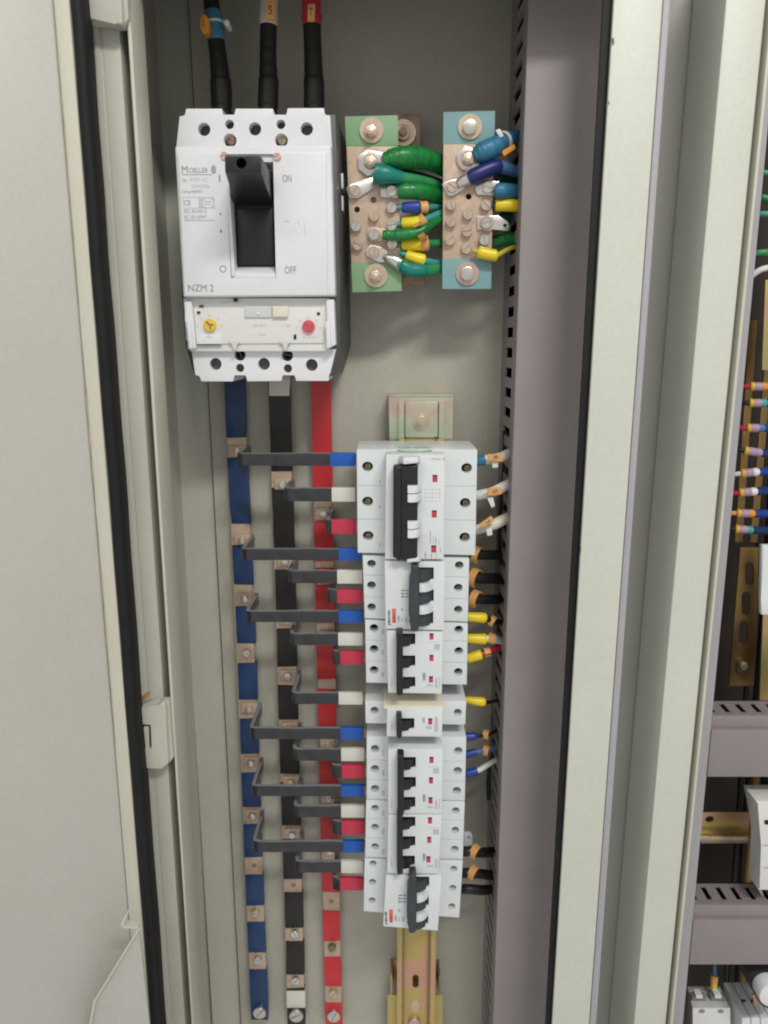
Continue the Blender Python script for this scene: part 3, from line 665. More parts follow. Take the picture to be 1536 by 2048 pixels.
for i, a in enumerate([(976, 1003, 567, 663, 712), (1141, 1167, 575, 674, 726), (1267, 1291, 578, 676, 727), (1386, 1409, 582, 677, 727), (1498, 1522, 584, 682, 730), (1612, 1635, 586, 682, 730), (1723, 1746, 589, 682, 728)]):
    link(('%s of the seven black link bars with white tape, from the black busbar' % orde[i]), 'white', cK, *a)
for i, a in enumerate([(1040, 1067, 651, 662, 712), (1180, 1206, 654, 674, 726), (1303, 1329, 664, 680, 728), (1531, 1556, 662, 683, 730), (1643, 1669, 663, 683, 730), (1757, 1781, 664, 679, 727)]):
    link(('%s of the six short link bars with red tape, from the red busbar' % (orde[i] if i < 5 else 'lowest')), 'red', cR, *a)

# ------------------------------------------------------------------ DIN rail with its brackets
rl = thing('din_rail', 'yellow zinc plated mounting rail running behind the row of small breakers', 'rail', P(832, 2200, 20))
def railx(y): return 843-(y-830)*0.0093
sc_ = lambda y: 1-(y-1024)/7300
def rstrip(x0, x1, y0, y1, d1, d0, bevel=0.2):
    bm = NB(); a, b = sc_(y0)*1.0, sc_(y1)*1.0
    return prism(bm, [(railx(y0)+x0*a, y0), (railx(y0)+x1*a, y0), (railx(y1)+x1*b, y1), (railx(y1)+x0*b, y1)], d1, d0, bevel)
bm = rstrip(-44, -33, 878, 2300, 30, 28.8); obj('rail_flange', bm, 'zinc', rl)
bm = rstrip(33, 44, 878, 2300, 30, 28.8); obj('rail_flange', bm, 'zinc', rl)
bm = rstrip(-33.2, -30.4, 878, 2300, 29.9, 22, 0.1); obj('rail_web_side', bm, 'brass_dark', rl)
bm = rstrip(30.4, 33.2, 878, 2300, 29.9, 22, 0.1); obj('rail_web_side', bm, 'brass_dark', rl)
bm = rstrip(-30.2, 30.2, 878, 2300, 23.4, 22)
c = NB()
for y in (1967,):
    x = railx(y)-1; prism(c, [(x-6+6*math.cos(a), y+(6 if math.sin(a) > 0 else -6)+6*math.sin(a)) if False else (x+6.5*math.cos(a), y+(7 if math.sin(a) > 0 else -7)+6.5*math.sin(a)) for a in [2*math.pi*(k+0.5)/16 for k in range(16)]], 26, 15)
bm = cut(bm, c); obj('rail_web', bm, 'zinc', rl)
bm = NB(); prism(bm, [(railx(2012)-1+7*math.cos(2*math.pi*k/16), 2012+13*math.sin(2*math.pi*k/16)) for k in range(16)], 23.55, 22.5); obj('slot_plate', bm, 'zinc_bolt', rl)
bm = NB(); screw_head(bm, 829, 2050, 13, 26.5, 23.2, 0.3); obj('rail_bolt', bm, 'zinc_pink', rl)
bk = thing('rail_bracket', 'iridescent pale zinc bracket holding the top end of the rail', 'bracket', P(842, 880, 0), 'rail brackets')
bm = NB(); prism(bm, [(777, 793), (907, 793), (905, 885), (779, 885)], 21.5, 19.5, 0.5); obj('bracket_face', bm, 'zinc_pale', bk)
q0 = P(777, 793, 21.5); q1 = P(907, 793, 21.5)
bm = NB(); wbox(bm, q0.x, q1.x, 0.2, 22.3, q0.z-0.2, q0.z+1.6, 0.5); obj('bracket_leg', bm, 'zinc_pale', bk)
bm = NB(); prism(bm, rect(811, 804, 876, 874), 25.5, 23.6, 0.4); obj('square_plate', bm, 'zinc_pale', bk)
bm = NB(); cyl(bm, 843, 843, 17, 27, 25.4, 24, 0.2); obj('washer', bm, 'zinc_bolt', bk)
bm = NB(); cyl(bm, 843, 842, 10.5, 31, 26.8, 18, 1.0); obj('bolt', bm, 'zinc_bolt', bk)
for a_, b_ in ((-44, -34), (34, 44)):
    bm = rstrip(a_, b_, 802, 879, 27.5, 23.5); obj('side_fold', bm, 'zinc_pale', bk)
bk = thing('rail_bracket', 'yellow zinc bracket behind the rail at the bottom edge of the photo', 'bracket', P(832, 2100, 0), 'rail brackets')
bm = NB(); prism(bm, [(775, 1990), (886, 1990), (883, 2200), (776, 2200)], 21.0, 19, 0.4); obj('bracket_face', bm, 'zinc', bk)
q0 = P(781, 1993, 21); q1 = P(880, 1993, 21)
bm = NB(); wbox(bm, q0.x, q0.x+1.6, 0.2, 20.5, q0.z, q0.z+24, 0.3); obj('bracket_leg', bm, 'zinc', bk)
bm = NB(); wbox(bm, q1.x-1.6, q1.x, 0.2, 20.5, q0.z, q0.z+24, 0.3); obj('bracket_leg', bm, 'brass_dark', bk)
bm = NB(); wbox(bm, q0.x, q1.x, 0.2, 2.0, q0.z-4, q0.z+24, 0.3); obj('bracket_foot', bm, 'zinc', bk)

# ------------------------------------------------------------------ small breakers on the rail
DT, DN = 80.0, 100.0
def small_breaker(label, body, nose, holesL, holesR, hr, toggle, fingers, tm, windows, tongues=(), nose_m='white_mod', shape='plain', screws=True, seams=()):
    t = thing('small_breaker', label, 'breaker', P((body[0][0]+body[1][0])/2, body[2][1], 30), 'small breakers clipped on the rail')
    bm = NB(); prism(bm, body, DT, 25, 1.0)
    c = NB()
    for x, y in list(holesL)+list(holesR): cyl(c, x, y, hr, DT+2, DT-13, 18, ry=0.92)
    for yl, yr in seams:
        xl = body[0][0]-4; xr_ = body[1][0]+4
        prism(c, [(xl, yl-0.6), (xr_, yr-0.6), (xr_, yr+0.6), (xl, yl+0.6)], DT+1, DT-0.5)
    bm = cut(bm, c); obj('case', bm, 'white_mod', t)
    for x, y in list(holesL)+list(holesR):
        bm = NB(); screw_head(bm, x+0.6, y-1, hr*(0.62 if screws else 0.8), DT-(7 if screws else 10), DT-14.5, random.uniform(0, 3), 0.2); obj('terminal_screw', bm, 'brass_dark' if screws else 'hole', t)
        bm = NB(); cyl(bm, x, y, hr*0.985, DT-11.5, DT-14, 16, ry=0.92); obj('terminal_well', bm, 'hole', t)  # black discs and darkened screws put the holes' shade into the colour
    # raised nose with sloping shoulders
    g = 3
    A_ = [P(x, y, DN) for x, y in nose]
    B_ = [Vector((p.x, -(DT-0.5), p.z)) for p in A_]
    bm = NB(); hull2(bm, A_, B_, 0.9, 2)
    c = NB()
    for x0, y0, x1, y1 in fingers: prism(c, rect(x0, y0, x1, y1), DN+3, DN-5)
    if shape == 'wide':
        pass
    bm = cut(bm, c) if fingers else bm
    if not fingers: c.free()
    for yl in [s_[2] for s_ in seams if len(s_) > 2]: pass
    obj('nose', bm, nose_m, t)
    # toggle bar and its fingers
    if toggle:
        (x0, y0, x1, y1) = toggle
        bm = NB()
        if shape == 'wide':
            w_ = x1-x0
            prism(bm, [(x0+3, y0), (x1, y0), (x1, y1-6), (x1-4, y1), (x0+2, y1), (x0+1, y1-22), (x0-2, y1-28), (x0-1, y0+30), (x0+3, y0+22)], DN+11, DN-1, 1.2, 3)
        else:
            prism(bm, [(x0, y0), (x1, y0+1), (x1, y1-3), (x1-3, y1), (x0+3, y1), (x0, y1-3)], DN+10, DN-1, 1.0, 3)
        tg = obj('toggle_bar', bm, tm, t)
        for a0, b0, a1, b1 in fingers:
            bm = NB(); n = 7; fh = 4.5 if shape == 'wide' else 1.5
            # rounded finger running into the nose
            pts = []
            A_ = [P(a0-2, b0+0.7, DN), P(a1-0.7, b0+0.7, DN), P(a1-0.7, b1-0.7, DN), P(a0-2, b1-0.7, DN)]
            xs = [A_[0].x+(A_[1].x-A_[0].x)*k/n for k in range(n+1)]
            prof = [(x, DN+fh-(fh+2.5)*(k/n)**2) for k, x in enumerate(xs)]
            top = [Vector((x, -d_, A_[0].z)) for x, d_ in prof]+[Vector((xs[-1], -(DN-4.8), A_[0].z)), Vector((xs[0], -(DN-4.8), A_[0].z))]
            bot = [Vector((p.x, p.y, A_[3].z)) for p in top]
            hull2(bm, top, bot, 0); obj('toggle_finger', bm, tm, tg)
    for x0, y0, x1, y1 in tongues:
        n = 6; A_ = P(x0, y0, DN); B_ = P(x1, y1, DN); bm = NB()
        xs = [A_.x+(B_.x-A_.x)*k/n for k in range(n+1)]
        top = [Vector((x, -(DN+7.5*math.cos(0.5*math.pi*k/n)**0.7 if k < n else DN+0.1), A_.z)) for k, x in enumerate(xs)]+[Vector((xs[-1], -(DN-0.6), A_.z)), Vector((xs[0], -(DN-0.6), A_.z))]
        hull2(bm, top, [Vector((p.x, p.y, B_.z)) for p in top], 0.4); obj('tongue', bm, nose_m, t)
    for x, y, w_, h_ in windows:
        bm = NB(); prism(bm, rect(x-w_/2, y-h_/2, x+w_/2, y+h_/2), DN+0.15, DN-0.6); obj('indicator', bm, 'red_flag', t)
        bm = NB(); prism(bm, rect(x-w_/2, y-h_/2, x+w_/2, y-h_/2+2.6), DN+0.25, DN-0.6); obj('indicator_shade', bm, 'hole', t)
    return t
def block(parent, x0, y0, x1, y1, m, d, nm='printed_mark'):
    bm = NB(); prism(bm, rect(x0, y0, x1, y1), d, d-0.3); return obj(nm, bm, m, parent)
R90 = math.pi/2
# A: large three-pole breaker
A = small_breaker('largest of the small breakers, topmost on the rail, with long black toggle', [(713, 899), (955, 899), (951, 1111), (715, 1106)],
    [(772, 909), (890, 909), (888, 1119), (770, 1119)], [(735, 934), (735, 1004), (736, 1073)], [(934, 937), (931, 1007), (930, 1076)], 11, None, (), 'black_abs',
    [(870, 957, 10, 14), (868.5, 1028, 10, 14), (867.5, 1098, 10, 14)], seams=((971, 973), (1039, 1041)))
bm = NB(); prism(bm, [(787, 932), (836, 930), (835, 1116), (806, 1120), (798, 1117), (786, 1116)], DN+9, DN-2, 1.5, 3); tg = obj('toggle_bar', bm, 'black_abs', A)
for y in (974, 1036, 1090):
    block(tg, 788, y, 797, y+1.3, 'toggle_grey', DN+9.2, 'toggle_groove')
bm = NB(); prism(bm, [(788, 934), (803, 933), (802, 1114), (788, 1114)], DN+11, DN+8, 1.2, 3); obj('toggle_ridge', bm, 'black_abs', tg)
for y0, y1 in ((970, 985), (987, 1003), (1041, 1056), (1058, 1074)):
    bm = NB(); n = 6; a_ = P(815, y0, DN+9); b_ = P(845, y1, DN+9)
    xs = [a_.x+(b_.x-a_.x)*k/n for k in range(n+1)]
    top = [Vector((x, -(DN+0.3+12.5*(1-(k/n)**5)), a_.z)) for k, x in enumerate(xs)]+[Vector((xs[-1], -(DN-0.5), a_.z)), Vector((xs[0], -(DN-0.5), a_.z))]
    hull2(bm, top, [Vector((p.x, p.y, b_.z)) for p in top], 0.7); obj('tongue', bm, 'white_mod', A)
bm = NB(); loft(bm, [(806, 914), (836, 914), (838, 926), (806, 930)], DN+12, [(796, 910), (842, 910), (842, 926), (796, 926)], DN-1, 2.0); obj('tongue', bm, 'white_mod', A)
bm = NB(); loft(bm, [(814, 1116), (838, 1114), (838, 1124), (814, 1126)], DN+8, [(812, 1108), (844, 1108), (844, 1122), (812, 1122)], DN-1, 1.5); obj('tongue', bm, 'white_mod', A)
# its sloping shoulder and oval badge on the top face
zT = P(830, 899, DT).z
bm = NB(); xa, xb = P(774, 909, DN).x, P(889, 909, DN).x; zN = P(830, 909, DN).z
hull2(bm, [Vector((xa, -DN+0.3, zN-0.5)), Vector((xb, -DN+0.3, zN-0.5)), Vector((xb-3, -40, zT+0.3)), Vector((xa+3, -40, zT+0.3))], [Vector((xa, -DN+0.3, zN-6)), Vector((xb, -DN+0.3, zN-6)), Vector((xb-3, -40, zT-6)), Vector((xa+3, -40, zT-6))], 0.6)
obj('shoulder', bm, 'white_mod', A)
sl = Vector((0, -DN+0.3+40, zN-0.5-zT-0.3)).normalized()   # down the slope
nrm = Vector((1, 0, 0)).cross(sl); nrm = nrm if nrm.z > 0 else -nrm
ctr = Vector((P(828, 893, 70).x, -71, 0)); ctr.z = (zT+0.3)+(zN-0.8-zT)*((71-40)/(DN-0.3-40))
def badge(r1, r2, m, off):
    bm = NB(); n = 28
    A_ = [ctr+Vector((1, 0, 0))*r1*math.cos(2*math.pi*k/n)+sl*r2*math.sin(2*math.pi*k/n)+nrm*off for k in range(n)]
    hull2(bm, A_, [p-nrm*0.6 for p in A_]); return obj('badge', bm, m, A)
badge(15.4, 18.5, 'print_green', 0.5); badge(14.4, 15.8, 'white_mod', 0.65)
tm_ = Matrix((Vector((-1, 0, 0)), -nrm, sl)).transposed().to_4x4()
text('MERLIN GERIN', 828, 893, 71, 34.0, 'print_grey', A, 62)
lt = [o for o in A.children if o.name.startswith('lettering')][-1]
for v in lt.data.vertices:
    q = Vector((v.co.x, v.co.y, v.co.z)); v.co = (tm_ @ q.to_4d()).to_3d()
lt.location = (ctr+nrm*0.72-WL[A.name])*0.001
text('Multi 9', 876, 918, DN+0.05, 5, 'print_pale', A, 26)
for k in range(4): block(A, 850, 978+k*8, 880, 978.8+k*8, 'print_faint', DN+0.08)
for x in (850, 865, 880): block(A, x-.4, 978, x+.4, 1003, 'print_faint', DN+0.08)
text('C120N', 851, 1113, DN+0.05, 5, 'print_pale', A, 16, rot=R90)
for k, (x, y0, y1) in enumerate(((860, 1062, 1086), (866, 1072, 1088), (871, 1074, 1088), (877, 1078, 1090), (862, 1107, 1117), (872, 1107, 1117), (880, 1095, 1103))): block(A, x, y0, x+1.6, y1, 'print_pale' if k % 2 == 0 else 'print_faint', DN+0.08)
for y in (960, 1010, 1086): block(A, 758, y, 761, y+7, 'print_faint', DT+0.08)

def merlin_print(t, x, y0, y1):
    text('MERLIN GERIN', x, (y0+y1)/2+2, DN+0.05, 4.6, 'print_dark', t, y1-y0-2, rot=R90, bold=0.1)
    o = block(t, x+6, y0, x+14, y1, 'print_red', DN+0.08, 'red_print')
    text('multi 9', x+10, (y0+y1)/2+5, DN+0.1, 4.5, 'print_dark', t, 18, rot=R90)
    text('C60N', x+19, y1-8, DN+0.05, 5, 'print_grey', t, 14, rot=R90)
    text('C16', x+26, y1-6, DN+0.05, 4, 'print_pale', t, 9, rot=R90); text('400V~', x+34, y1-7, DN+0.05, 4, 'print_pale', t, 12, rot=R90)
    text('6000', x+26, y0+2, DN+0.05, 3.5, 'print_pale', t, 6, rot=R90)
    block(t, x-2, y1+1.5, x+4, y1+4.5, 'print_grey', DN+0.08)
def wide_sheet(t, x0, y0, x1, y1):
    # flat raised label field left of the toggle
    bm = NB(); prism(bm, [(x0, y0), (x1, y0), (x1, y1), (x0, y1)], DN+0.02, DN-0.5, 0.1); return obj('label_field', bm, 'white_abs_warm', t)
def switch_marks(t, x, y):
    for k in range(3):
        block(t, x, y+k*6.5, x+7, y+k*6.5+1.6, 'print_dark', DN+0.1); block(t, x+9, y+k*6.5, x+15, y+k*6.5+1.6, 'print_dark', DN+0.1)
    block(t, x, y, x+1, y+16, 'print_grey', DN+0.1)
# B
B = small_breaker('breaker with grey-blue toggle and red print, just below the topmost breaker', [(725, 1112), (939, 1117), (936, 1244), (729, 1237)],
    [(769, 1122), (890, 1124), (888, 1261), (771, 1258)], [(743, 1129), (743, 1172), (743, 1216)], [(919, 1132), (917, 1177), (917, 1221)], 8.9,
    (820, 1131, 838, 1263), [(838, 1137, 868, 1161), (838, 1181, 868, 1205), (838, 1225, 867, 1250)], 'toggle_grey', (), shape='wide', nose_m='white_mod', seams=((1151, 1155), (1194, 1199)),
    tongues=[(838, 1163, 866, 1179), (838, 1207, 866, 1223)])
merlin_print(B, 778, 1217, 1246); switch_marks(B, 803, 1180)
# C
def print_c(t, x, y, names=True):
    block(t, 846, y+30-8, 850, y+30+6, 'print_pale', DN+0.08); block(t, 852, y+30-8, 853, y+30+6, 'print_faint', DN+0.08)
    text('C65N', 848, y+27, DN+0.05, 5.5, 'print_grey', t, 13, rot=R90)
    block(t, 854, y+44, 866, y+48, 'print_faint', DN+0.08); block(t, 870, y+32, 875, y+50, 'print_faint', DN+0.08); block(t, 878, y+30, 880, y+50, 'print_faint', DN+0.08)
    text('Multi 9', 783, y+38, DN+0.05, 3.6, 'print_faint', t, 20, rot=R90)
Cc = small_breaker('three-pole breaker with black toggle standing above the single-pole breaker', [(730, 1240), (936, 1247), (934, 1370), (732, 1366)],
    [(773, 1262), (886, 1264), (884, 1388), (776, 1386)], [(748, 1258), (748, 1300), (748, 1342)], [(918, 1261), (918, 1304), (917, 1346)], 9.2,
    (793, 1264, 806, 1391), [(806, 1270, 831, 1292), (806, 1314, 831, 1335), (806, 1357, 831, 1377)], 'black_abs', [(863, 1273, 8, 12), (863, 1316, 8, 12), (862, 1359, 8, 12)], screws=False, seams=((1281, 1283), (1323, 1326)))
print_c(Cc, 0, 1325)
for k in range(2): block(Cc, 856, 1284+k*17, 882, 1284.8+k*17, 'print_faint', DN+0.08)
block(Cc, 868, 1288, 880, 1299, 'print_faint', DN+0.06)
for y in (1258, 1300, 1344): block(Cc, 763, y, 768, y+10, 'print_faint', DT+0.08)
# D
Dd = small_breaker('single-pole breaker in the middle with a gap above and below it', [(730, 1402), (933, 1402), (931, 1450), (731, 1447)],
    [(774, 1417), (886, 1417), (884, 1474), (773, 1473)], [(749, 1423)], [(916, 1427)], 8.5, (793, 1433, 804, 1477), [(804, 1440, 829, 1461)], 'black_abs', [(860.5, 1443, 8, 12)], screws=False)
text('C65N', 847, 1441, DN+0.05, 5.5, 'print_grey', Dd, 13, rot=R90); block(Dd, 852, 1452, 864, 1458, 'print_faint', DN+0.08); block(Dd, 869, 1434, 876, 1464, 'print_faint', DN+0.08)
text('Multi 9', 783, 1452, DN+0.05, 3.6, 'print_faint', Dd, 20, rot=R90)
bm = NB(); q0 = P(767, 1414, DN); q1 = P(888, 1414, DN); wbox(bm, q0.x, q1.x, 62, 98.5, q0.z-2.5, q0.z+0.6, 0.5); obj('bounce_tint_top', bm, 'cream_abs', Dd)  # added block; its cream colour stands for light bounced onto the nose top
# E, F
E = small_breaker('upper of the two joined three-pole breakers below the single-pole one', [(733, 1473), (933, 1474), (930, 1602), (733, 1599)],
    [(776, 1499), (886, 1499), (884, 1628), (776, 1628)], [(750, 1500), (750, 1540), (750, 1580)], [(917, 1504), (916, 1544), (914, 1584)], 8.9,
    (795, 1511, 808, 1631), [(808, 1518, 832, 1539), (808, 1558, 832, 1579), (808, 1598, 831, 1619)], 'black_abs', [(863, 1520, 8, 12), (862, 1561, 8, 12), (861, 1601, 8, 12)], screws=False, seams=((1521, 1524), (1560, 1564)))
print_c(E, 0, 1568)
Ff = small_breaker('lower of the two joined three-pole breakers, touching the bottom breaker', [(732, 1600.5), (930, 1603.5), (926, 1719), (730, 1715)],
    [(776, 1629.5), (884, 1629.5), (877, 1748), (774, 1747)], [(750, 1619), (750, 1657), (750, 1696)], [(912, 1624), (911, 1663), (910, 1701)], 8,
    (794, 1631, 806, 1750), [(806, 1638, 831, 1658), (806, 1677, 831, 1697), (806, 1716, 830, 1736)], 'black_abs', [(860, 1641, 8, 12), (858.5, 1680, 8, 12), (857, 1719, 8, 12)], screws=False, seams=((1638, 1642), (1677, 1681)))
print_c(Ff, 0, 1686)
for t_, y_ in ((E, 1500), (E, 1540), (E, 1580), (Ff, 1620), (Ff, 1658), (Ff, 1698)): block(t_, 764, y_, 769, y_+11, 'print_faint', DT+0.08)
for t_, y_ in ((E, 1533), (Ff, 1655)):
    block(t_, 856, y_, 880, y_+.8, 'print_faint', DN+0.08); block(t_, 866, y_+3, 878, y_+14, 'print_faint', DN+0.06)
bm = NB(); prism(bm, [(928, 1666), (941, 1666), (945, 1670), (945, 1690), (928, 1692)], 36, 33, 0.5); c = NB(); cyl(c, 938, 1679, 4, 38, 30, 12); bm = cut(bm, c); obj('rail_clip', bm, 'white_mod', Ff)
# G
G = small_breaker('lowest small breaker, grey-blue toggle and red print, at the bottom of the row', [(729, 1718), (926, 1722), (919, 1836), (727, 1823)],
    [(772, 1752), (884, 1751), (876, 1862), (766, 1853)], [(746, 1730), (745, 1767), (744, 1804)], [(908, 1741), (906, 1779), (904, 1816)], 7.5,
    (816, 1750, 833, 1867), [(833, 1758, 859, 1778), (833, 1796, 858, 1816), (832, 1834, 857, 1853)], 'toggle_grey', (), shape='wide', nose_m='white_mod', tongues=[(833, 1780, 857, 1794), (832, 1818, 856, 1832)])
merlin_print(G, 772, 1819, 1845); switch_marks(G, 797, 1790)

# ------------------------------------------------------------------ earth and neutral terminal bars
DB = 55.0
def terminal_bar(label, poly, y_top, y_bot, pm, big, small, holes):
    t = thing('terminal_bar', label, 'terminal bar', P(poly[3][0], poly[3][1], 0), 'copper terminal bars beside the main breaker')
    bm = NB(); prism(bm, poly, DB, 50, 0.6)
    c = NB()
    for x, y in holes: cyl(c, x, y, 6, DB+2, 45, 16)
    bm = cut(bm, c) if holes else bm
    obj('copper_plate', bm, 'copper', t)
    lx = lambda y: ln(poly[0], poly[3], y); rx = lambda y: ln(poly[1], poly[2], y)
    a, b = poly[0][1], poly[3][1]
    for u, v in ((a, y_top), (y_bot, b)):
        q = [(lx(u)-0.5, u-0.4 if u == a else u), (rx(u)+0.5, (poly[1][1] if u == a else u)), (rx(v)+0.5, (poly[2][1] if v == b else v)), (lx(v)-0.5, v)]
        bm = NB(); prism(bm, q, DB+0.35, 49.6, 0.4); obj('painted_end', bm, pm, t)
    for x, y, r, kind in big:
        z = DB+0.35
        bm = NB(); ringdisc(bm, x, y, r, 5, z+1.6, z); obj('washer', bm, 'zinc_pink' if kind == 'pink' else 'zinc_bolt', t)
        if kind == 'nut' or kind == 'pinknut':
            bm = NB(); ringdisc(bm, x-1, y+1, r*0.60, 4, z+3.0, z+1.7, 20); obj('spring_washer', bm, 'zinc_pink', t)
            bm = NB(); cyl(bm, x-1, y+1, r*0.50, z+7, z+3.0, 6, 0.5, rot=0.3); obj('nut', bm, 'zinc_bolt', t)
            bm = NB(); cyl(bm, x-2, y+2, r*0.26, z+10, z+6, 14, 0.8); obj('stud', bm, 'zinc_bolt', t)
        else:
            bm = NB(); cyl(bm, x, y, r*0.60, z+5.5, z+1.6, 18, 1.4); obj('bolt_head', bm, 'steel', t)
    for x, y, r in small:
        bm = NB(); screw_head(bm, x, y, r, DB+4.2, DB+0.1, random.uniform(0, 3)); obj('terminal_screw', bm, random.choice(['zinc_bolt', 'steel', 'zinc_pink']), t)
    # standoff pillars behind the two ends
    for y in (a+32, b-32):
        xm = (lx(y)+rx(y))/2; bm = NB(); cyl(bm, xm, y, 16, 49.8, 0.3, 6); obj('standoff', bm, 'body_grey', t)
    return t
pe = terminal_bar('earth terminal bar with pale green ends, nearest the main breaker', [(690, 233), (795, 230), (803, 582), (705, 585)], 292, 526, 'paint_green',
    [(743, 260, 24, 'nut'), (742, 322, 25, 'nut'), (752, 551, 23, 'pinknut')], [(783, 415, 10.5), (748, 432, 10.5), (712, 452, 10.5), (783, 451, 10.5), (715, 490, 10.5), (784, 487, 10.5)], [(747, 399), (714, 418)])
for q, s_ in (([(785, 228), (840, 227), (841, 298), (786, 298)], True), ([(790, 538), (851, 536), (848, 571), (792, 572)], False)):
    bm = NB(); prism(bm, q, 22, 17, 0.5); obj('rear_copper_tab', bm, 'copper_dull', pe)
bm = NB(); ringdisc(bm, 807, 265, 25, 6, 25, 22.2); obj('washer', bm, 'zinc_bolt', pe)
bm = NB(); cyl(bm, 806, 264, 15, 29, 24.8, 18, 0.6); obj('nut', bm, 'copper_screw', pe)
bm = NB(); cyl(bm, 806, 263, 8.5, 31, 28, 14, 0.6); obj('stud', bm, 'brass_dark', pe)
nt_ = terminal_bar('neutral terminal bar with pale teal ends, beside the wire duct', [(887, 224), (990, 221), (982, 578), (885, 578)], 288, 517, 'paint_teal',
    [(940, 253, 24, 'head'), (938, 316, 25, 'nut'), (935, 547, 23, 'pink')], [(902, 410, 10), (972, 410, 10.5), (936, 428, 10.5), (902, 443, 10.5), (934, 463, 10.5), (900, 480, 10.5), (969, 480, 10.5), (933, 497, 10.5)], [(938, 392)])

def lug(parent, pts, hole, screw=True, d=DB+0.6, m='tin', r=11):
    bm = NB(); prism(bm, pts, d+1.5, d, 0.4); o = obj('lug', bm, m, parent)
    if screw:
        bm = NB(); screw_head(bm, hole[0], hole[1], r, d+5.2, d+1.4, random.uniform(0, 3)); obj('lug_screw', bm, random.choice(['steel', 'zinc_bolt']), o)
    return o
def wire(label, pts, m, segs=(), name='wire', cat='wire', group=None, n=8, wob=0.0, core='insulation'):
    t = thing(name, label, cat, P(*pts[0][:3]), group)
    p = Path(pts, n); bm = NB(); tube(bm, *p.sub(0, 1, 1, wob)); obj(core, bm, m, t)
    for nm, a, b, g, mm_ in segs:
        bm = NB(); k = max(4, int((b-a)*len(p.s))+3); tube(bm, *rounded(*p.sub(a, b, g, wob*1.6, k)), n=14); obj(nm, bm, mm_, t)
    return t, p
ge = 'wires leaving the earth terminal bar'; gn = 'wires leaving the neutral terminal bar'
t, p = wire('thick green taped cable bolted at the top of the earth bar', [(768, 322, 60, 15), (782, 318, 60, 18), (806, 315, 59, 20), (840, 316, 52, 20), (870, 325, 42, 19), (900, 338, 30, 18), (950, 350, 24, 17)], 'green_tape', [('tape_wrap', 0.12, 0.42, 1.06, 'green_tape'), ('tape_wrap', 0.40, 0.56, 1.08, 'green_tape')], 'earth_cable', 'cable', ge, wob=0.02)
bm = NB(); prism(bm, [(716, 312), (735, 299), (772, 306), (775, 340), (735, 352), (717, 338)], DB+2.4, DB+2.0, 0.1); obj('lug', bm, 'tin', t)
t, p = wire('light green wire with flared teal sleeve, second from the top of the earth bar', [(745, 356, 64, 9), (775, 352, 64, 11), (800, 355, 62, 11), (830, 360, 55, 11), (862, 368, 42, 11), (900, 382, 28, 11), (950, 392, 24, 11)], 'green_wire', (), 'earth_cable', 'cable', ge)
ps = [(749, 346, 64, 20.5), (757, 347, 64, 20.5), (772, 349, 65, 18), (788, 352, 64, 14), (804, 356, 62, 12.5)]
q = Path(ps, 6); bm = NB(); tube(bm, *q.sub(0, 1), n=16); obj('flared_sleeve', bm, 'teal_sleeve', t)
lug(t, [(692, 376), (704, 366), (730, 358), (752, 352), (758, 366), (738, 382), (716, 396), (698, 396)], (710, 381), m='tin')
t, p = wire('green taped cable with square lug, third from the top of the earth bar', [(796, 383, 60, 14), (812, 382, 60, 15), (840, 383, 56, 15.5), (870, 390, 44, 15), (905, 402, 28, 14), (950, 410, 24, 14)], 'green_tape', [('tape_wrap', 0.04, 0.5, 1.05, 'green_tape')], 'earth_cable', 'cable', ge, wob=0.015)
lug(t, [(759, 368), (810, 365), (806, 397), (762, 394)], (783, 382), m='tin')
wire('dark green cable tucked behind the light green earth wire', [(795, 345, 46, 9), (830, 352, 42, 10), (862, 362, 34, 10), (905, 378, 22, 10)], 'green_dark', (), 'earth_cable', 'cable', ge)
def ferrule_wire(label, pts, wm, fer, fm, mk=None, group=ge, extra=()):
    segs = [('ferrule', fer[0], fer[1], fer[2], fm)]+list(extra)
    t, p = wire(label, pts, wm, segs, 'ferruled_wire', 'wire', group)
    if mk: ring_marker(t, p, mk[0], mk[1], mk[2], mk[3], mk[4], mk[5] if len(mk) > 5 else 'orange', tilt=mk[6] if len(mk) > 6 else 0.3)
    return t, p
ferrule_wire('teal wire with dark blue ferrule on the earth bar', [(790, 415, 57, 4), (803, 415, 57, 5), (835, 415, 57, 6.5), (850, 415, 55, 6.5), (870, 414, 46, 6), (900, 412, 30, 6), (940, 412, 25, 6)], 'teal_wire', (0.17, 0.36, 1.9, 'x'), 'blue_ferrule', (0.46, 1.55, 5.5, 335, 195))
ferrule_wire('teal wire with yellow ferrule, upper of three yellow ones on the earth bar', [(790, 450, 56, 5), (803, 448, 56, 6), (838, 446, 57, 7), (850, 440, 56, 7), (880, 427, 46, 7), (905, 418, 30, 7), (940, 414, 25, 7)], 'teal_wire', (0.17, 0.36, 1.95, 'x'), 'yellow_ferrule', (0.43, 1.75, 6, 335, 195))
t, p = wire('green taped wire crossing over the yellow ferrules on the earth bar', [(766, 470, 62, 9), (785, 470, 63, 10), (812, 469, 64, 10), (838, 464, 64, 9.5), (858, 452, 60, 9), (885, 436, 44, 8), (920, 425, 28, 8)], 'green_tape', [('tape_wrap', 0.0, 0.13, 1.08, 'green_tape'), ('tape_wrap', 0.18, 0.42, 1.08, 'green_tape')], 'earth_wire', 'wire', ge, wob=0.02)
ring_marker(t, p, 0.53, 1.7, 5, 300, 30, 'orange', 0.5)
lug(t, [(734, 460), (744, 454), (776, 458), (776, 483), (744, 484), (735, 478)], (748, 469), m='copper')
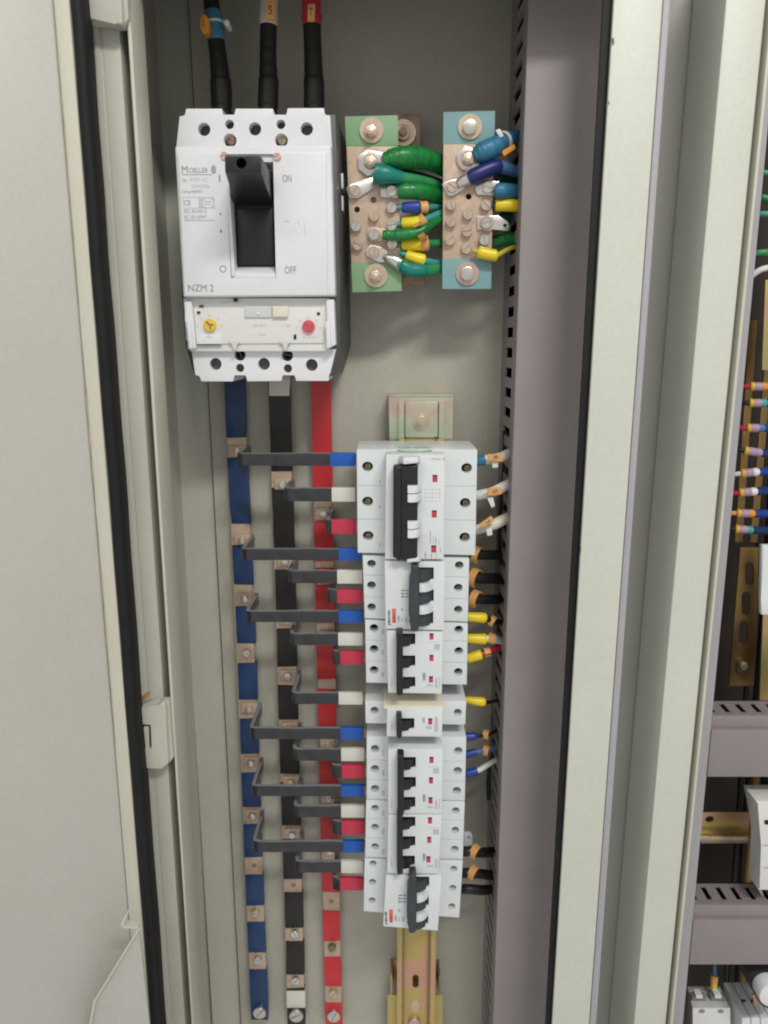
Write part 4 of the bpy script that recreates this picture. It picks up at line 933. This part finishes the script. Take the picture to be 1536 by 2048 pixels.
ferrule_wire('green wire with yellow ferrule, middle of three yellow ones on the earth bar', [(790, 488, 55, 5), (803, 489, 55, 6.5), (840, 488, 56, 7.5), (853, 487, 55, 7.5), (875, 487, 46, 8), (905, 488, 30, 8), (940, 488, 25, 8)], 'green_wire', (0.17, 0.36, 1.75, 'x'), 'yellow_ferrule', (0.44, 1.6, 6, 335, 195))
ferrule_wire('teal wire with short tilted yellow ferrule, lowest yellow one on the earth bar', [(800, 505, 55, 5.5), (812, 510, 55, 6), (846, 521, 55, 7), (860, 524, 52, 7), (885, 528, 42, 7), (910, 528, 30, 7)], 'teal_wire', (0.2, 0.42, 1.8, 'x'), 'yellow_ferrule')
t, p = wire('light green wire with teal sleeve and shiny crimp lug, lowest on the earth bar', [(790, 524, 59, 9), (806, 532, 60, 11.5), (822, 540, 59, 12), (850, 541, 55, 12), (880, 537, 44, 11), (905, 535, 30, 11), (940, 533, 26, 11)], 'green_wire', [('sleeve', 0.13, 0.50, 1.12, 'teal_sleeve')], 'earth_cable', 'cable', ge)
lug(t, [(731, 502), (741, 489), (768, 496), (776, 504), (768, 525), (757, 524), (733, 512)], (748, 504), m='tin')
q = Path([(768, 513, 59, 6), (778, 517, 60, 9), (790, 522, 60, 12), (808, 534, 60, 12)], 6); bm = NB(); tube(bm, *q.sub(0, 1), n=14, flat=0.7); obj('crimp_barrel', bm, 'tin', t)

t, p = wire('thick light blue taped cable bolted at the top of the neutral bar', [(950, 312, 60, 15), (966, 304, 61, 19), (985, 296, 60, 19), (1005, 284, 55, 16), (1030, 276, 45, 15), (1062, 270, 36, 15)], 'lightblue_tape', [('tape_wrap', 0.08, 0.52, 1.05, 'lightblue_tape')], 'neutral_cable', 'cable', gn, wob=0.03)
ring_marker(t, p, 0.62, 1.08, 2.2, 359, 0, 'nylon', thick=1.0)
bm = NB(); loft(bm, [(990, 260), (1000, 257), (1008, 272), (1000, 276)], 62, [(992, 262), (1001, 260), (1008, 272), (1000, 276)], 54, 0.8); obj('tie_head', bm, 'nylon', t)
bm = NB(); prism(bm, [(1003, 302), (1029, 287), (1032, 297), (1008, 313)], 62, 57, 0.8); obj('marker_tag', bm, 'orange_deep', t)
bm = NB(); prism(bm, [(912, 310), (930, 292), (958, 300), (968, 318), (950, 338), (922, 338)], DB+2.4, DB+2.0, 0.1); obj('lug', bm, 'tin', t)
t, p = wire('light blue wire with navy sleeve, second from the top of the neutral bar', [(936, 358, 61, 12), (950, 351, 62, 13), (972, 341, 61, 13.5), (992, 334, 59, 13), (1010, 336, 54, 12.5), (1036, 345, 45, 12), (1064, 354, 36, 12)], 'blue_wire', [('sleeve', 0.05, 0.56, 1.12, 'navy_sleeve')], 'neutral_cable', 'cable', gn, wob=0.01)
lug(t, [(884, 369), (890, 363), (918, 357), (930, 377), (906, 392), (896, 391)], (904, 373), m='tin')
q = Path([(916, 368, 58, 9), (926, 362, 59, 12), (942, 354, 61, 13)], 6); bm = NB(); tube(bm, *q.sub(0, 1), n=14); obj('crimp_barrel', bm, 'tin', t)
t, p = wire('blue taped cable with square lug, third from the top of the neutral bar', [(990, 382, 60, 13), (1004, 382, 60, 14.5), (1030, 384, 52, 14.5), (1062, 388, 40, 14)], 'lightblue_tape', [('tape_wrap', 0.1, 0.8, 1.05, 'lightblue_tape')], 'neutral_cable', 'cable', gn, wob=0.01)
lug(t, [(950, 366), (955, 360), (999, 363), (998, 392), (955, 389), (951, 382)], (976, 375), m='tin')
wire('dark green cable showing between the blue neutral cables', [(985, 352, 42, 9), (1005, 358, 40, 12), (1040, 366, 34, 12), (1064, 370, 30, 12)], 'green_dark', (), 'neutral_cable', 'cable', gn)
wire('dark green cable behind the empty lug tab on the neutral bar', [(985, 430, 30, 10), (1005, 432, 30, 12), (1040, 436, 28, 12), (1064, 438, 26, 12)], 'green_dark', (), 'neutral_cable', 'cable', gn)
ferrule_wire('yellow ferrule on a dark wire at the upper right of the neutral bar', [(984, 410, 56, 5), (994, 410, 56, 6), (1029, 411, 56, 6), (1045, 412, 48, 6), (1062, 413, 40, 6)], 'green_dark', (0.2, 0.55, 2.0, 'x'), 'yellow_ferrule', None, gn)
t = thing('empty_lug_tab', 'bare tinned lug tab with open eye on the right of the neutral bar', 'lug', P(975, 450, 55), None)
bm = NB(); prism(bm, [(953, 432), (996, 431), (1016, 443), (1020, 455), (1016, 462), (988, 459), (955, 460)], DB+1.8, DB+0.5, 0.4); c = NB(); cyl(c, 1011, 450, 4, DB+4, DB-3, 12); bm = cut(bm, c); obj('tab', bm, 'tin', t)
bm = NB(); ringdisc(bm, 974, 447, 15, 6, DB+3, DB+1.8); obj('washer', bm, 'zinc_pink', t)
bm = NB(); screw_head(bm, 973, 446, 11, DB+6.5, DB+2.8, 0.2); obj('screw', bm, 'steel', t)
wire('green taped cable low on the right of the neutral bar', [(972, 483, 42, 11), (992, 482, 44, 12), (1015, 478, 44, 12), (1045, 478, 40, 11), (1062, 479, 36, 11)], 'green_tape', (), 'neutral_cable', 'cable', gn, wob=0.02)
ferrule_wire('yellow wire with yellow sleeve at the foot of the neutral bar', [(945, 500, 60, 5), (957, 504, 61, 5.5), (990, 511, 61, 5.5), (1003, 506, 59, 5), (1022, 496, 54, 4.5), (1040, 493, 48, 4.5), (1060, 492, 42, 4.5)], 'yellow_wire', (0.16, 0.36, 2.1, 'x'), 'yellow_ferrule', None, gn)

# ------------------------------------------------------------------ load wires from the small breakers into the duct
gl_ = 'load wires between the small breakers and the wire duct'
def tagged(label, pts, m, tag, letter, segs=(), lrot=0.0, tie=None):
    t, p = wire(label, pts, m, segs, 'tagged_wire', 'wire', gl_)
    bm = NB(); prism(bm, tag, 73.5, 71.3, 0.5); o = obj('marker_tag', bm, 'orange', t)
    cx_ = sum(q[0] for q in tag)/4; cy_ = sum(q[1] for q in tag)/4
    text(letter, cx_+1, cy_, 73.6, 9, 'print_dark', o, 8, rot=lrot)
    if tie:
        bm = NB(); loft(bm, tie, 71, [(x+1, y+1) for x, y in tie], 64, 0.8); obj('tie_tail', bm, 'nylon', t)
    return t
tagged('uppermost load wire, cream with blue sleeve and orange tag lettered R', [(945, 922, 60, 10), (958, 921, 62, 10), (975, 919, 63, 10), (1000, 915, 61, 10), (1020, 906, 54, 10), (1045, 896, 46, 10)], 'cream_wire', [(975, 908), (1005, 909), (1006, 923), (976, 922)], 'R', [('blue_sleeve', 0.10, 0.36, 1.1, 'lightblue_tape')], -R90, [(983, 923), (997, 923), (996, 935), (985, 936)])
tagged('white load wire with orange tag lettered S, second from the top', [(945, 992, 60, 10), (958, 990, 62, 10), (985, 984, 64, 10.5), (1008, 973, 60, 10.5), (1022, 966, 54, 10), (1045, 956, 46, 10)], 'white_wire', [(974, 977), (1002, 975), (1005, 988), (976, 992)], 'S', (), -R90+0.1, [(974, 996), (986, 993), (990, 1012), (983, 1016)])
tagged('white load wire with orange tag lettered T, third from the top', [(945, 1062, 60, 10), (958, 1058, 62, 10), (985, 1050, 64, 11), (1006, 1040, 60, 11), (1022, 1032, 54, 10), (1045, 1020, 46, 10)], 'cream_wire', [(959, 1048), (983, 1032), (989, 1041), (965, 1056)], 'T', (), -R90+0.5, [(972, 1058), (984, 1055), (985, 1070), (974, 1072)])
def black_load(label, y, ring, r=10, ye=None, grow=1.55, arc=230, st=-60, ry=None, xr=None):
    pts = [(925, y, 52, r), (940, y, 54, r), (965, y+2, 50, r), (995, (ye or y+2), 38, r), (1030, (ye or y+2)+4, 32, r)]
    t, p = wire(label, pts, 'cable_black', (), 'load_cable', 'cable', gl_)
    if ring: ring_marker(t, p, ring, grow, 6, arc, st, 'orange', 0.9, 1.0)
black_load('black load cable with split orange ring beside the foot of the largest small breaker', 1108, 0.40)
black_load('black load cable with orange ring, upper of two beside the red-printed breaker', 1155, 0.36, 11)
black_load('black load cable with orange ring, lower of two beside the red-printed breaker', 1197, 0.37)
gy = 'yellow'
ferrule_wire('black wire in a yellow ferrule with hooked orange ring, first ferrule of the row', [(925, 1234, 56, 5), (940, 1234, 57, 5), (968, 1236, 56, 5.5), (985, 1242, 52, 6), (1005, 1246, 44, 6), (1030, 1250, 36, 6)], 'cable_black', (0.15, 0.42, 1.95, 'x'), 'yellow_ferrule', (0.6, 1.6, 4.5, 240, -60, 'orange', 0.9), gl_)
ferrule_wire('white wire in a yellow ferrule with pale ring, above the red wire', [(925, 1277, 56, 5.5), (940, 1277, 57, 5.5), (968, 1278, 56, 6.5), (982, 1277, 54, 8.5), (996, 1280, 48, 8), (1020, 1284, 38, 6), (1034, 1286, 34, 6)], 'white_wire', (0.12, 0.36, 1.75, 'x'), 'yellow_ferrule', (0.50, 1.15, 6, 220, -40, 'orange', 0.5), gl_)
ferrule_wire('red wire in a yellow ferrule entering the duct', [(925, 1320, 56, 5.5), (940, 1316, 57, 5.5), (962, 1309, 56, 6), (978, 1303, 53, 6), (1000, 1296, 46, 6), (1030, 1288, 36, 6)], 'red_wire', (0.14, 0.40, 1.8, 'x'), 'yellow_ferrule', (0.55, 1.25, 5, 330, 0, 'orange', 0.3), gl_)
ferrule_wire('thin black wire in a yellow ferrule beside the single-pole breaker', [(925, 1400, 54, 3), (936, 1400, 55, 3), (966, 1404, 55, 4), (980, 1404, 50, 3.5), (1005, 1398, 40, 3.5), (1030, 1392, 34, 3.5)], 'cable_black', (0.14, 0.42, 2.4, 'x'), 'yellow_ferrule', None, gl_)
ferrule_wire('dark wire in a blue ferrule with orange ring, first of three blue ones', [(922, 1473, 52, 4), (935, 1473, 53, 4), (956, 1472, 52, 4), (978, 1468, 48, 4), (1005, 1456, 38, 4), (1030, 1450, 32, 4)], 'cable_black', (0.12, 0.36, 2.0, 'x'), 'blue_ferrule', (0.56, 2.0, 5, 250, -60, 'orange', 0.9), gl_)
ferrule_wire('pale blue wire in a blue ferrule with orange ring, second of three blue ones', [(922, 1510, 52, 5), (935, 1508, 53, 5), (956, 1503, 52, 5), (978, 1500, 48, 5), (1005, 1490, 38, 5), (1030, 1484, 32, 5)], 'blue_wire', (0.12, 0.36, 1.6, 'x'), 'blue_ferrule', (0.56, 1.8, 5, 260, -60, 'orange', 0.9), gl_)
ferrule_wire('white wire in a blue ferrule, last of three blue ones', [(922, 1549, 52, 5), (935, 1546, 53, 5), (956, 1541, 52, 5.5), (975, 1530, 48, 5.5), (993, 1520, 42, 5), (1030, 1506, 32, 5)], 'white_wire', (0.12, 0.38, 1.6, 'x'), 'blue_ferrule', None, gl_)
black_load('black load cable with orange ring level with the white rail clip, near the row foot', 1703, 0.36, 9.5, 1704, 1.4, 280, -40)
black_load('black load cable with orange ring, second from the row foot', 1746, 0.33, 9.5, 1752, 1.4, 250, -50)
black_load('plain black load cable without ring, lowest beside the bottom breaker', 1778, None, 9.5, 1778)
# dark cables running down inside the gap beside the duct
for k, (xa, xb, ya, yb, d_, r_2, lab) in enumerate([(1014, 1001, 862, 1300, 26, 9, 'upper black cable running down beside the duct behind the tagged load wires'), (1004, 985, 1190, 2200, 22, 7, 'long black cable running down beside the duct to the bottom edge'), (1000, 978, 1290, 1600, 14, 5, 'thin black cable hanging behind the yellow and blue ferrules')]):
    wire(lab, [(xa+(xb-xa)*i/6+random.uniform(-4, 4)*(0 < i < 6), ya+(yb-ya)*i/6, d_+random.uniform(-4, 4), r_2) for i in range(7)], 'cable_black', (), 'hanging_cable', 'cable', 'black cables beside the duct')
wire('blue cable glimpsed between the tagged load wires and the duct', [(1018, 890, 20, 5), (1016, 950, 20, 5), (1012, 1010, 20, 5), (1008, 1080, 20, 5)], 'sleeve_blue', (), 'hanging_cable', 'cable', 'black cables beside the duct')

# ------------------------------------------------------------------ contents of the neighbouring cabinet
vd = thing('vertical_wire_duct', 'slim lavender-grey wiring duct edge just inside the neighbouring cabinet', 'wire duct', P(1440, 2200, 40))
re_ = ((1535, 300), (1463, 1030)); 
bm = NB(); A_ = P(1463, 1030, 95); xL = A_.x-20
wbox(bm, xL, A_.x, 86, 95, Wz0, Wz1-4, 1.0); obj('duct_cover', bm, 'lavender', vd)
bm = NB(); wbox(bm, A_.x-3, A_.x-1.2, -118, 85.5, Wz0, Wz1-4); obj('duct_wall', bm, 'duct', vd)
def hduct(label, yb, yf, y1, y2, xl):
    t = thing('horizontal_wire_duct', label, 'wire duct', P(xl, y2, 40), 'horizontal ducts in the neighbouring cabinet')
    a = P(xl, yf, 95); b = P(xl, y2, 95); x1 = a.x+230
    x0 = A_.x+1.0
    zt = a.z; zb = b.z
    bm = NB(); wbox(bm, x0, x1, 64, 88, zt-1.5, zt)
    c = NB(); x = x0+2
    while x < x0+110:
        wbox(c, x, x+4.2, 67.5, 84, zt-4, zt+3); x += 12.6
    bm = cut(bm, c); obj('slotted_top', bm, 'duct', t)
    zm_ = P(xl, y1, 95).z
    bm = NB(); wbox(bm, x0, x1, 86, 92.5, zm_-1, zt+1.0, 0.8); obj('duct_lip', bm, 'duct', t)
    bm = NB(); wbox(bm, x0-1, x1, 88, 96, zb, zm_, 1.2); obj('duct_cover', bm, 'duct', t)
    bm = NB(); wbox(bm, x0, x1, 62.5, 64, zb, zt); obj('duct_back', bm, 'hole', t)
    bm = NB(); wbox(bm, x0, x1, 64.2, 87, zb+0.5, zb+2); obj('duct_floor', bm, 'duct', t)
hduct('upper horizontal slotted duct in the neighbouring cabinet', 1405, 1437, 1459, 1553, 1409)
hduct('lower horizontal slotted duct in the neighbouring cabinet', 1777, 1817, 1839, 1928, 1369)
gw = 'tagged control wires in the neighbouring cabinet'
cols = [('red', 'red_wire', 'orange_deep', 773, 1482, 0), ('black', 'cable_black', 'teal_wire', 806, 1480, 0), ('red', 'red_wire', 'blue_wire', 856, 1475, 0), ('black', 'cable_black', 'purple_tag', 897, 1470, 8), ('white', 'white_wire', 'white_wire', 950, 1464, -6),
        ('red', 'red_wire', 'white_wire', 988, 1460, -5), ('yellow', 'orange', 'orange_deep', 1026, 1455, 1), ('black', 'cable_black', 'teal_wire', 1056, 1452, 4)]
wn = ['first', 'second', 'third', 'fourth', 'fifth', 'sixth', 'seventh', 'eighth']
for i, (cn, wm, tm2, y, x, dy) in enumerate(cols):
    t, p = wire('%s control wire with yellow and purple marker, %s from the top of eight' % (cn, wn[i]), [(x-8, y, 60, 4.6), (x+8, y+dy*0.3, 64, 4.8), (x+24, y+dy*0.6, 66, 4.8), (x+48, y+dy, 66, 5), (x+66, y+dy*1.2, 62, 5.2), (x+90, y+dy*1.3, 56, 5.2)], wm,
        [('yellow_marker', 0.34, 0.42, 1.9, 'marker_gold'), ('purple_marker', 0.42, 0.54, 1.75, 'purple_tag'), ('end_marker', 0.54, 0.63, 1.7, tm2), ('blue_ferrule', 0.65, 0.98, 1.6, 'sleeve_blue' if i % 2 else 'blue_ferrule')], 'control_wire', 'wire', gw)
for i, (y, x, m, dy, lab) in enumerate([(345, 1518, 'green_wire', 2, 'highest green wire at the right edge of the photo'), (394, 1524, 'green_wire', 6, 'second green wire at the right edge of the photo'), (428, 1520, 'teal_wire', 0, 'third green wire at the right edge, above the brightest one'), (507, 1508, 'green_wire', -4, 'bright green wire at the right edge just above the white one'), (551, 1504, 'white_wire', -18, 'slanting white wire at the right edge of the photo')]):
    wire(lab, [(x, y, 60, 6), (x+20, y+dy*0.7, 62, 6), (x+50, y+dy, 60, 6), (x+80, y+dy*1.2, 56, 6)], m, (), 'control_wire', 'wire', gw)
# slotted zinc strip with bolt
t = thing('slotted_strip', 'gold zinc strip with long slots inside the neighbouring cabinet', 'strip', P(1490, 1360, 0))
bm = NB(); prism(bm, [(1481, 1095), (1518, 1095), (1508, 1372), (1458, 1372)], -6, -8, 0.3)
c = NB()
for yc, xc in ((1150, 1503), (1210, 1496), (1268, 1491)):
    prism(c, [(xc+9*math.cos(a), yc+(14 if math.sin(a) > 0 else -14)+10*math.sin(a)) for a in [2*math.pi*(k+.5)/14 for k in range(14)]], -2, -14)
bm = cut(bm, c); obj('strip', bm, 'zinc_old', t)
bm = NB(); cyl(bm, 1488, 1334, 14, -3.5, -5.9, 18, 0.3); obj('washer', bm, 'brass_dark', t)
bm = NB(); cyl(bm, 1489, 1333, 8, 1, -4, 12, 1.0); obj('bolt', bm, 'zinc_bolt', t)
bm = NB(); prism(bm, [(1531, 1110), (1560, 1110), (1552, 1410), (1519, 1410)], 16, 14, 0.3); o = obj('zinc_strip', bm, 'zinc'); setp(o, 'plain copper-coloured strip at the right edge above the upper duct', 'strip')
bm = NB(); prism(bm, [(1531, 560), (1580, 560), (1570, 740), (1524, 740)], 16, 14, 0.3); o = obj('zinc_strip', bm, 'zinc'); setp(o, 'gold strip corner at the right edge above the control wires', 'strip')
for (xa, xb, y0_, y1_, lab) in ((1500, 1470, 640, 1085, 'worn brown metal strip behind the eight control wires'), (1532, 1500, 700, 1085, 'second worn brown strip behind the control wires, nearer the right edge')):
    bm = NB(); prism(bm, [(xa, y0_), (xa+15, y0_), (xb+15, y1_), (xb, y1_)], -14, -16, 0.3); o = obj('worn_strip', bm, 'zinc_old'); setp(o, lab, 'strip')
# short rail piece
t = thing('rail_offcut', 'short zinc rail end with round hole between the two ducts', 'rail', P(1440, 1690, 20))
bm = NB(); prism(bm, [(1402, 1625), (1500, 1625), (1497, 1668), (1399, 1668)], 38, 36.5, 0.3); c = NB(); cyl(c, 1423, 1644, 9, 42, 30, 16, ry=0.8); bm = cut(bm, c); obj('rail_web', bm, 'zinc', t)
bm = NB(); prism(bm, [(1399, 1673), (1497, 1673), (1496, 1687), (1403, 1687)], 46, 44.5, 0.3); obj('rail_flange', bm, 'zinc_bolt', t)
a = P(1399, 1668, 38); b = P(1497, 1668, 38)
bm = NB(); wbox(bm, a.x, b.x, 36.5, 45.5, a.z-1.2, a.z, 0.2); obj('rail_step', bm, 'zinc', t)
# devices at the right edge
t = thing('white_relay', 'white device cut by the right edge between the two ducts', 'device', P(1530, 1780, 40))
bm = NB(); prism(bm, [(1512, 1602), (1640, 1602), (1640, 1785), (1516, 1780), (1525, 1690)], 96, 78, 1.2); obj('case', bm, 'white_abs_warm', t)
for y_ in (1640, 1690, 1735):
    bm = NB(); prism(bm, rect(1527, y_, 1600, y_+1.6), 96.1, 95.5); obj('case_seam', bm, 'print_grey', t)
bm = NB(); prism(bm, [(1497, 1582), (1640, 1582), (1640, 1640), (1508, 1640)], 76, 66, 1.0); obj('side_case', bm, 'white_abs_warm', t)
bm = NB(); prism(bm, [(1508, 1755), (1514, 1755), (1532, 1800), (1526, 1800)], 80, 74, 0.8); obj('lever', bm, 'cream_abs', t)
bm = NB(); cyl(bm, 1534, 1645, 5, 96.6, 95, 12); obj('terminal_hole', bm, 'hole', t)
wire('black wire with orange ring above the white device at the right edge', [(1530, 1540, 50, 8), (1530, 1570, 54, 8), (1530, 1600, 52, 8)], 'cable_black', [('marker_ring', 0.55, 0.8, 1.25, 'orange')], 'control_wire', 'wire', gw)
bm = NB(); prism(bm, [(1524, 1090), (1640, 1090), (1640, 1232), (1522, 1230), (1522, 1200)], 92, 87, 1.5); o = obj('white_relay', bm, 'white_mod'); setp(o, 'white device corner at the right edge below the control wires', 'device')
t = thing('relay_socket', 'grey-white two-pole terminal block under the lower duct', 'terminal block', P(1415, 2050, 30))
prof = [(1374, 1968), (1440, 1968), (1462, 2018), (1466, 2200), (1384, 2200), (1385, 2018)]
bm = NB(); loft(bm, [(1385, 2016), (1461, 2016), (1464, 2200), (1386, 2200)], 74, [(1374, 1972), (1440, 1972), (1440, 2180), (1374, 2180)], 40, 1.0)
obj('case', bm, 'white_abs_warm', t)
for x in (1399, 1437):
    bm = NB(); prism(bm, rect(x-14, 1995, x+14, 2001), 64, 58, 0.5); obj('screw_slot', bm, 'print_grey', t)
    bm = NB(); prism(bm, rect(x-7, 1991, x+7, 1998), 66, 58, 1.0); obj('screw', bm, 'white_abs', t)
    bm = NB(); cyl(bm, x+5, 2023, 6, 74.6, 73, 14, ry=0.7); obj('terminal_hole', bm, 'print_grey', t)
wire('blue-grey wire with orange ring dropping into the terminal block', [(1429, 1915, 50, 4), (1429, 1945, 54, 4), (1428, 1965, 56, 4), (1427, 1985, 54, 4)], 'blue_wire', [('marker_ring', 0.42, 0.66, 1.8, 'orange'), ('yellow_ferrule', 0.66, 0.95, 1.6, 'yellow_ferrule')], 'control_wire', 'wire', gw)
t = thing('relay_socket', 'row of small white terminals at the bottom right corner', 'terminal block', P(1510, 2060, 30))
for k in range(4):
    bm = NB(); prism(bm, rect(1484+k*19, 2036, 1501+k*19, 2200), 80, 40, 0.8); obj('terminal', bm, 'white_mod', t)
    bm = NB(); tube(bm, [P(1490+k*19, 2040, 70), P(1489+k*19, 2018, 66), P(1487+k*19, 2000, 60)], [2.4, 2.4, 2.0]); obj('blue_ferrule', bm, 'blue_ferrule', t)
bm = NB(); prism(bm, [(1505, 1990), (1509, 1989), (1516, 2010), (1510, 2012)], 72, 70, 0.3); o = obj('marker_tag', bm, 'orange'); setp(o, 'small orange marker slip above the corner terminals', 'tag')
t = thing('indicator_lamp', 'round white lens at the right edge above the corner terminals', 'lamp', P(1540, 2000, 60))
bm = NB(); cyl(bm, 1545, 1992, 26, 110, 96, 24, 4.0); obj('lens', bm, 'white_abs', t)
bm = NB(); cyl(bm, 1545, 1992, 30, 96, 60, 24, 0.5); obj('lamp_body', bm, 'body_grey', t)
# dark hanging wires behind everything in that cabinet
nm_ = 0
hl = ['far left', 'second', 'third', 'fourth', 'fifth', 'sixth', 'seventh', 'eighth', 'ninth']
for k in range(9):
    x = 1424+k*15; r = random.choice([5, 6, 8, 10])
    m = ['cable_black', 'cable_black', 'brown_wire', 'cable_black', 'body_grey', 'cable_black', 'cable_black', 'brown_wire', 'cable_black'][k]
    wire('dark wire hanging deep in the neighbouring cabinet behind the ducts, %s from the jamb' % hl[k].replace('far left', 'first'), [(x+95-95*(y+200)/2600+90*(1-(y+200)/2600)+random.uniform(-6, 6), y, -30+random.uniform(-20, 25), r) for y in (-200, 300, 800, 1300, 1700, 2000, 2400)], m, (), 'deep_wire', 'wire', 'dark wires deep in the neighbouring cabinet', 6)
print('objects', len(bpy.data.objects))
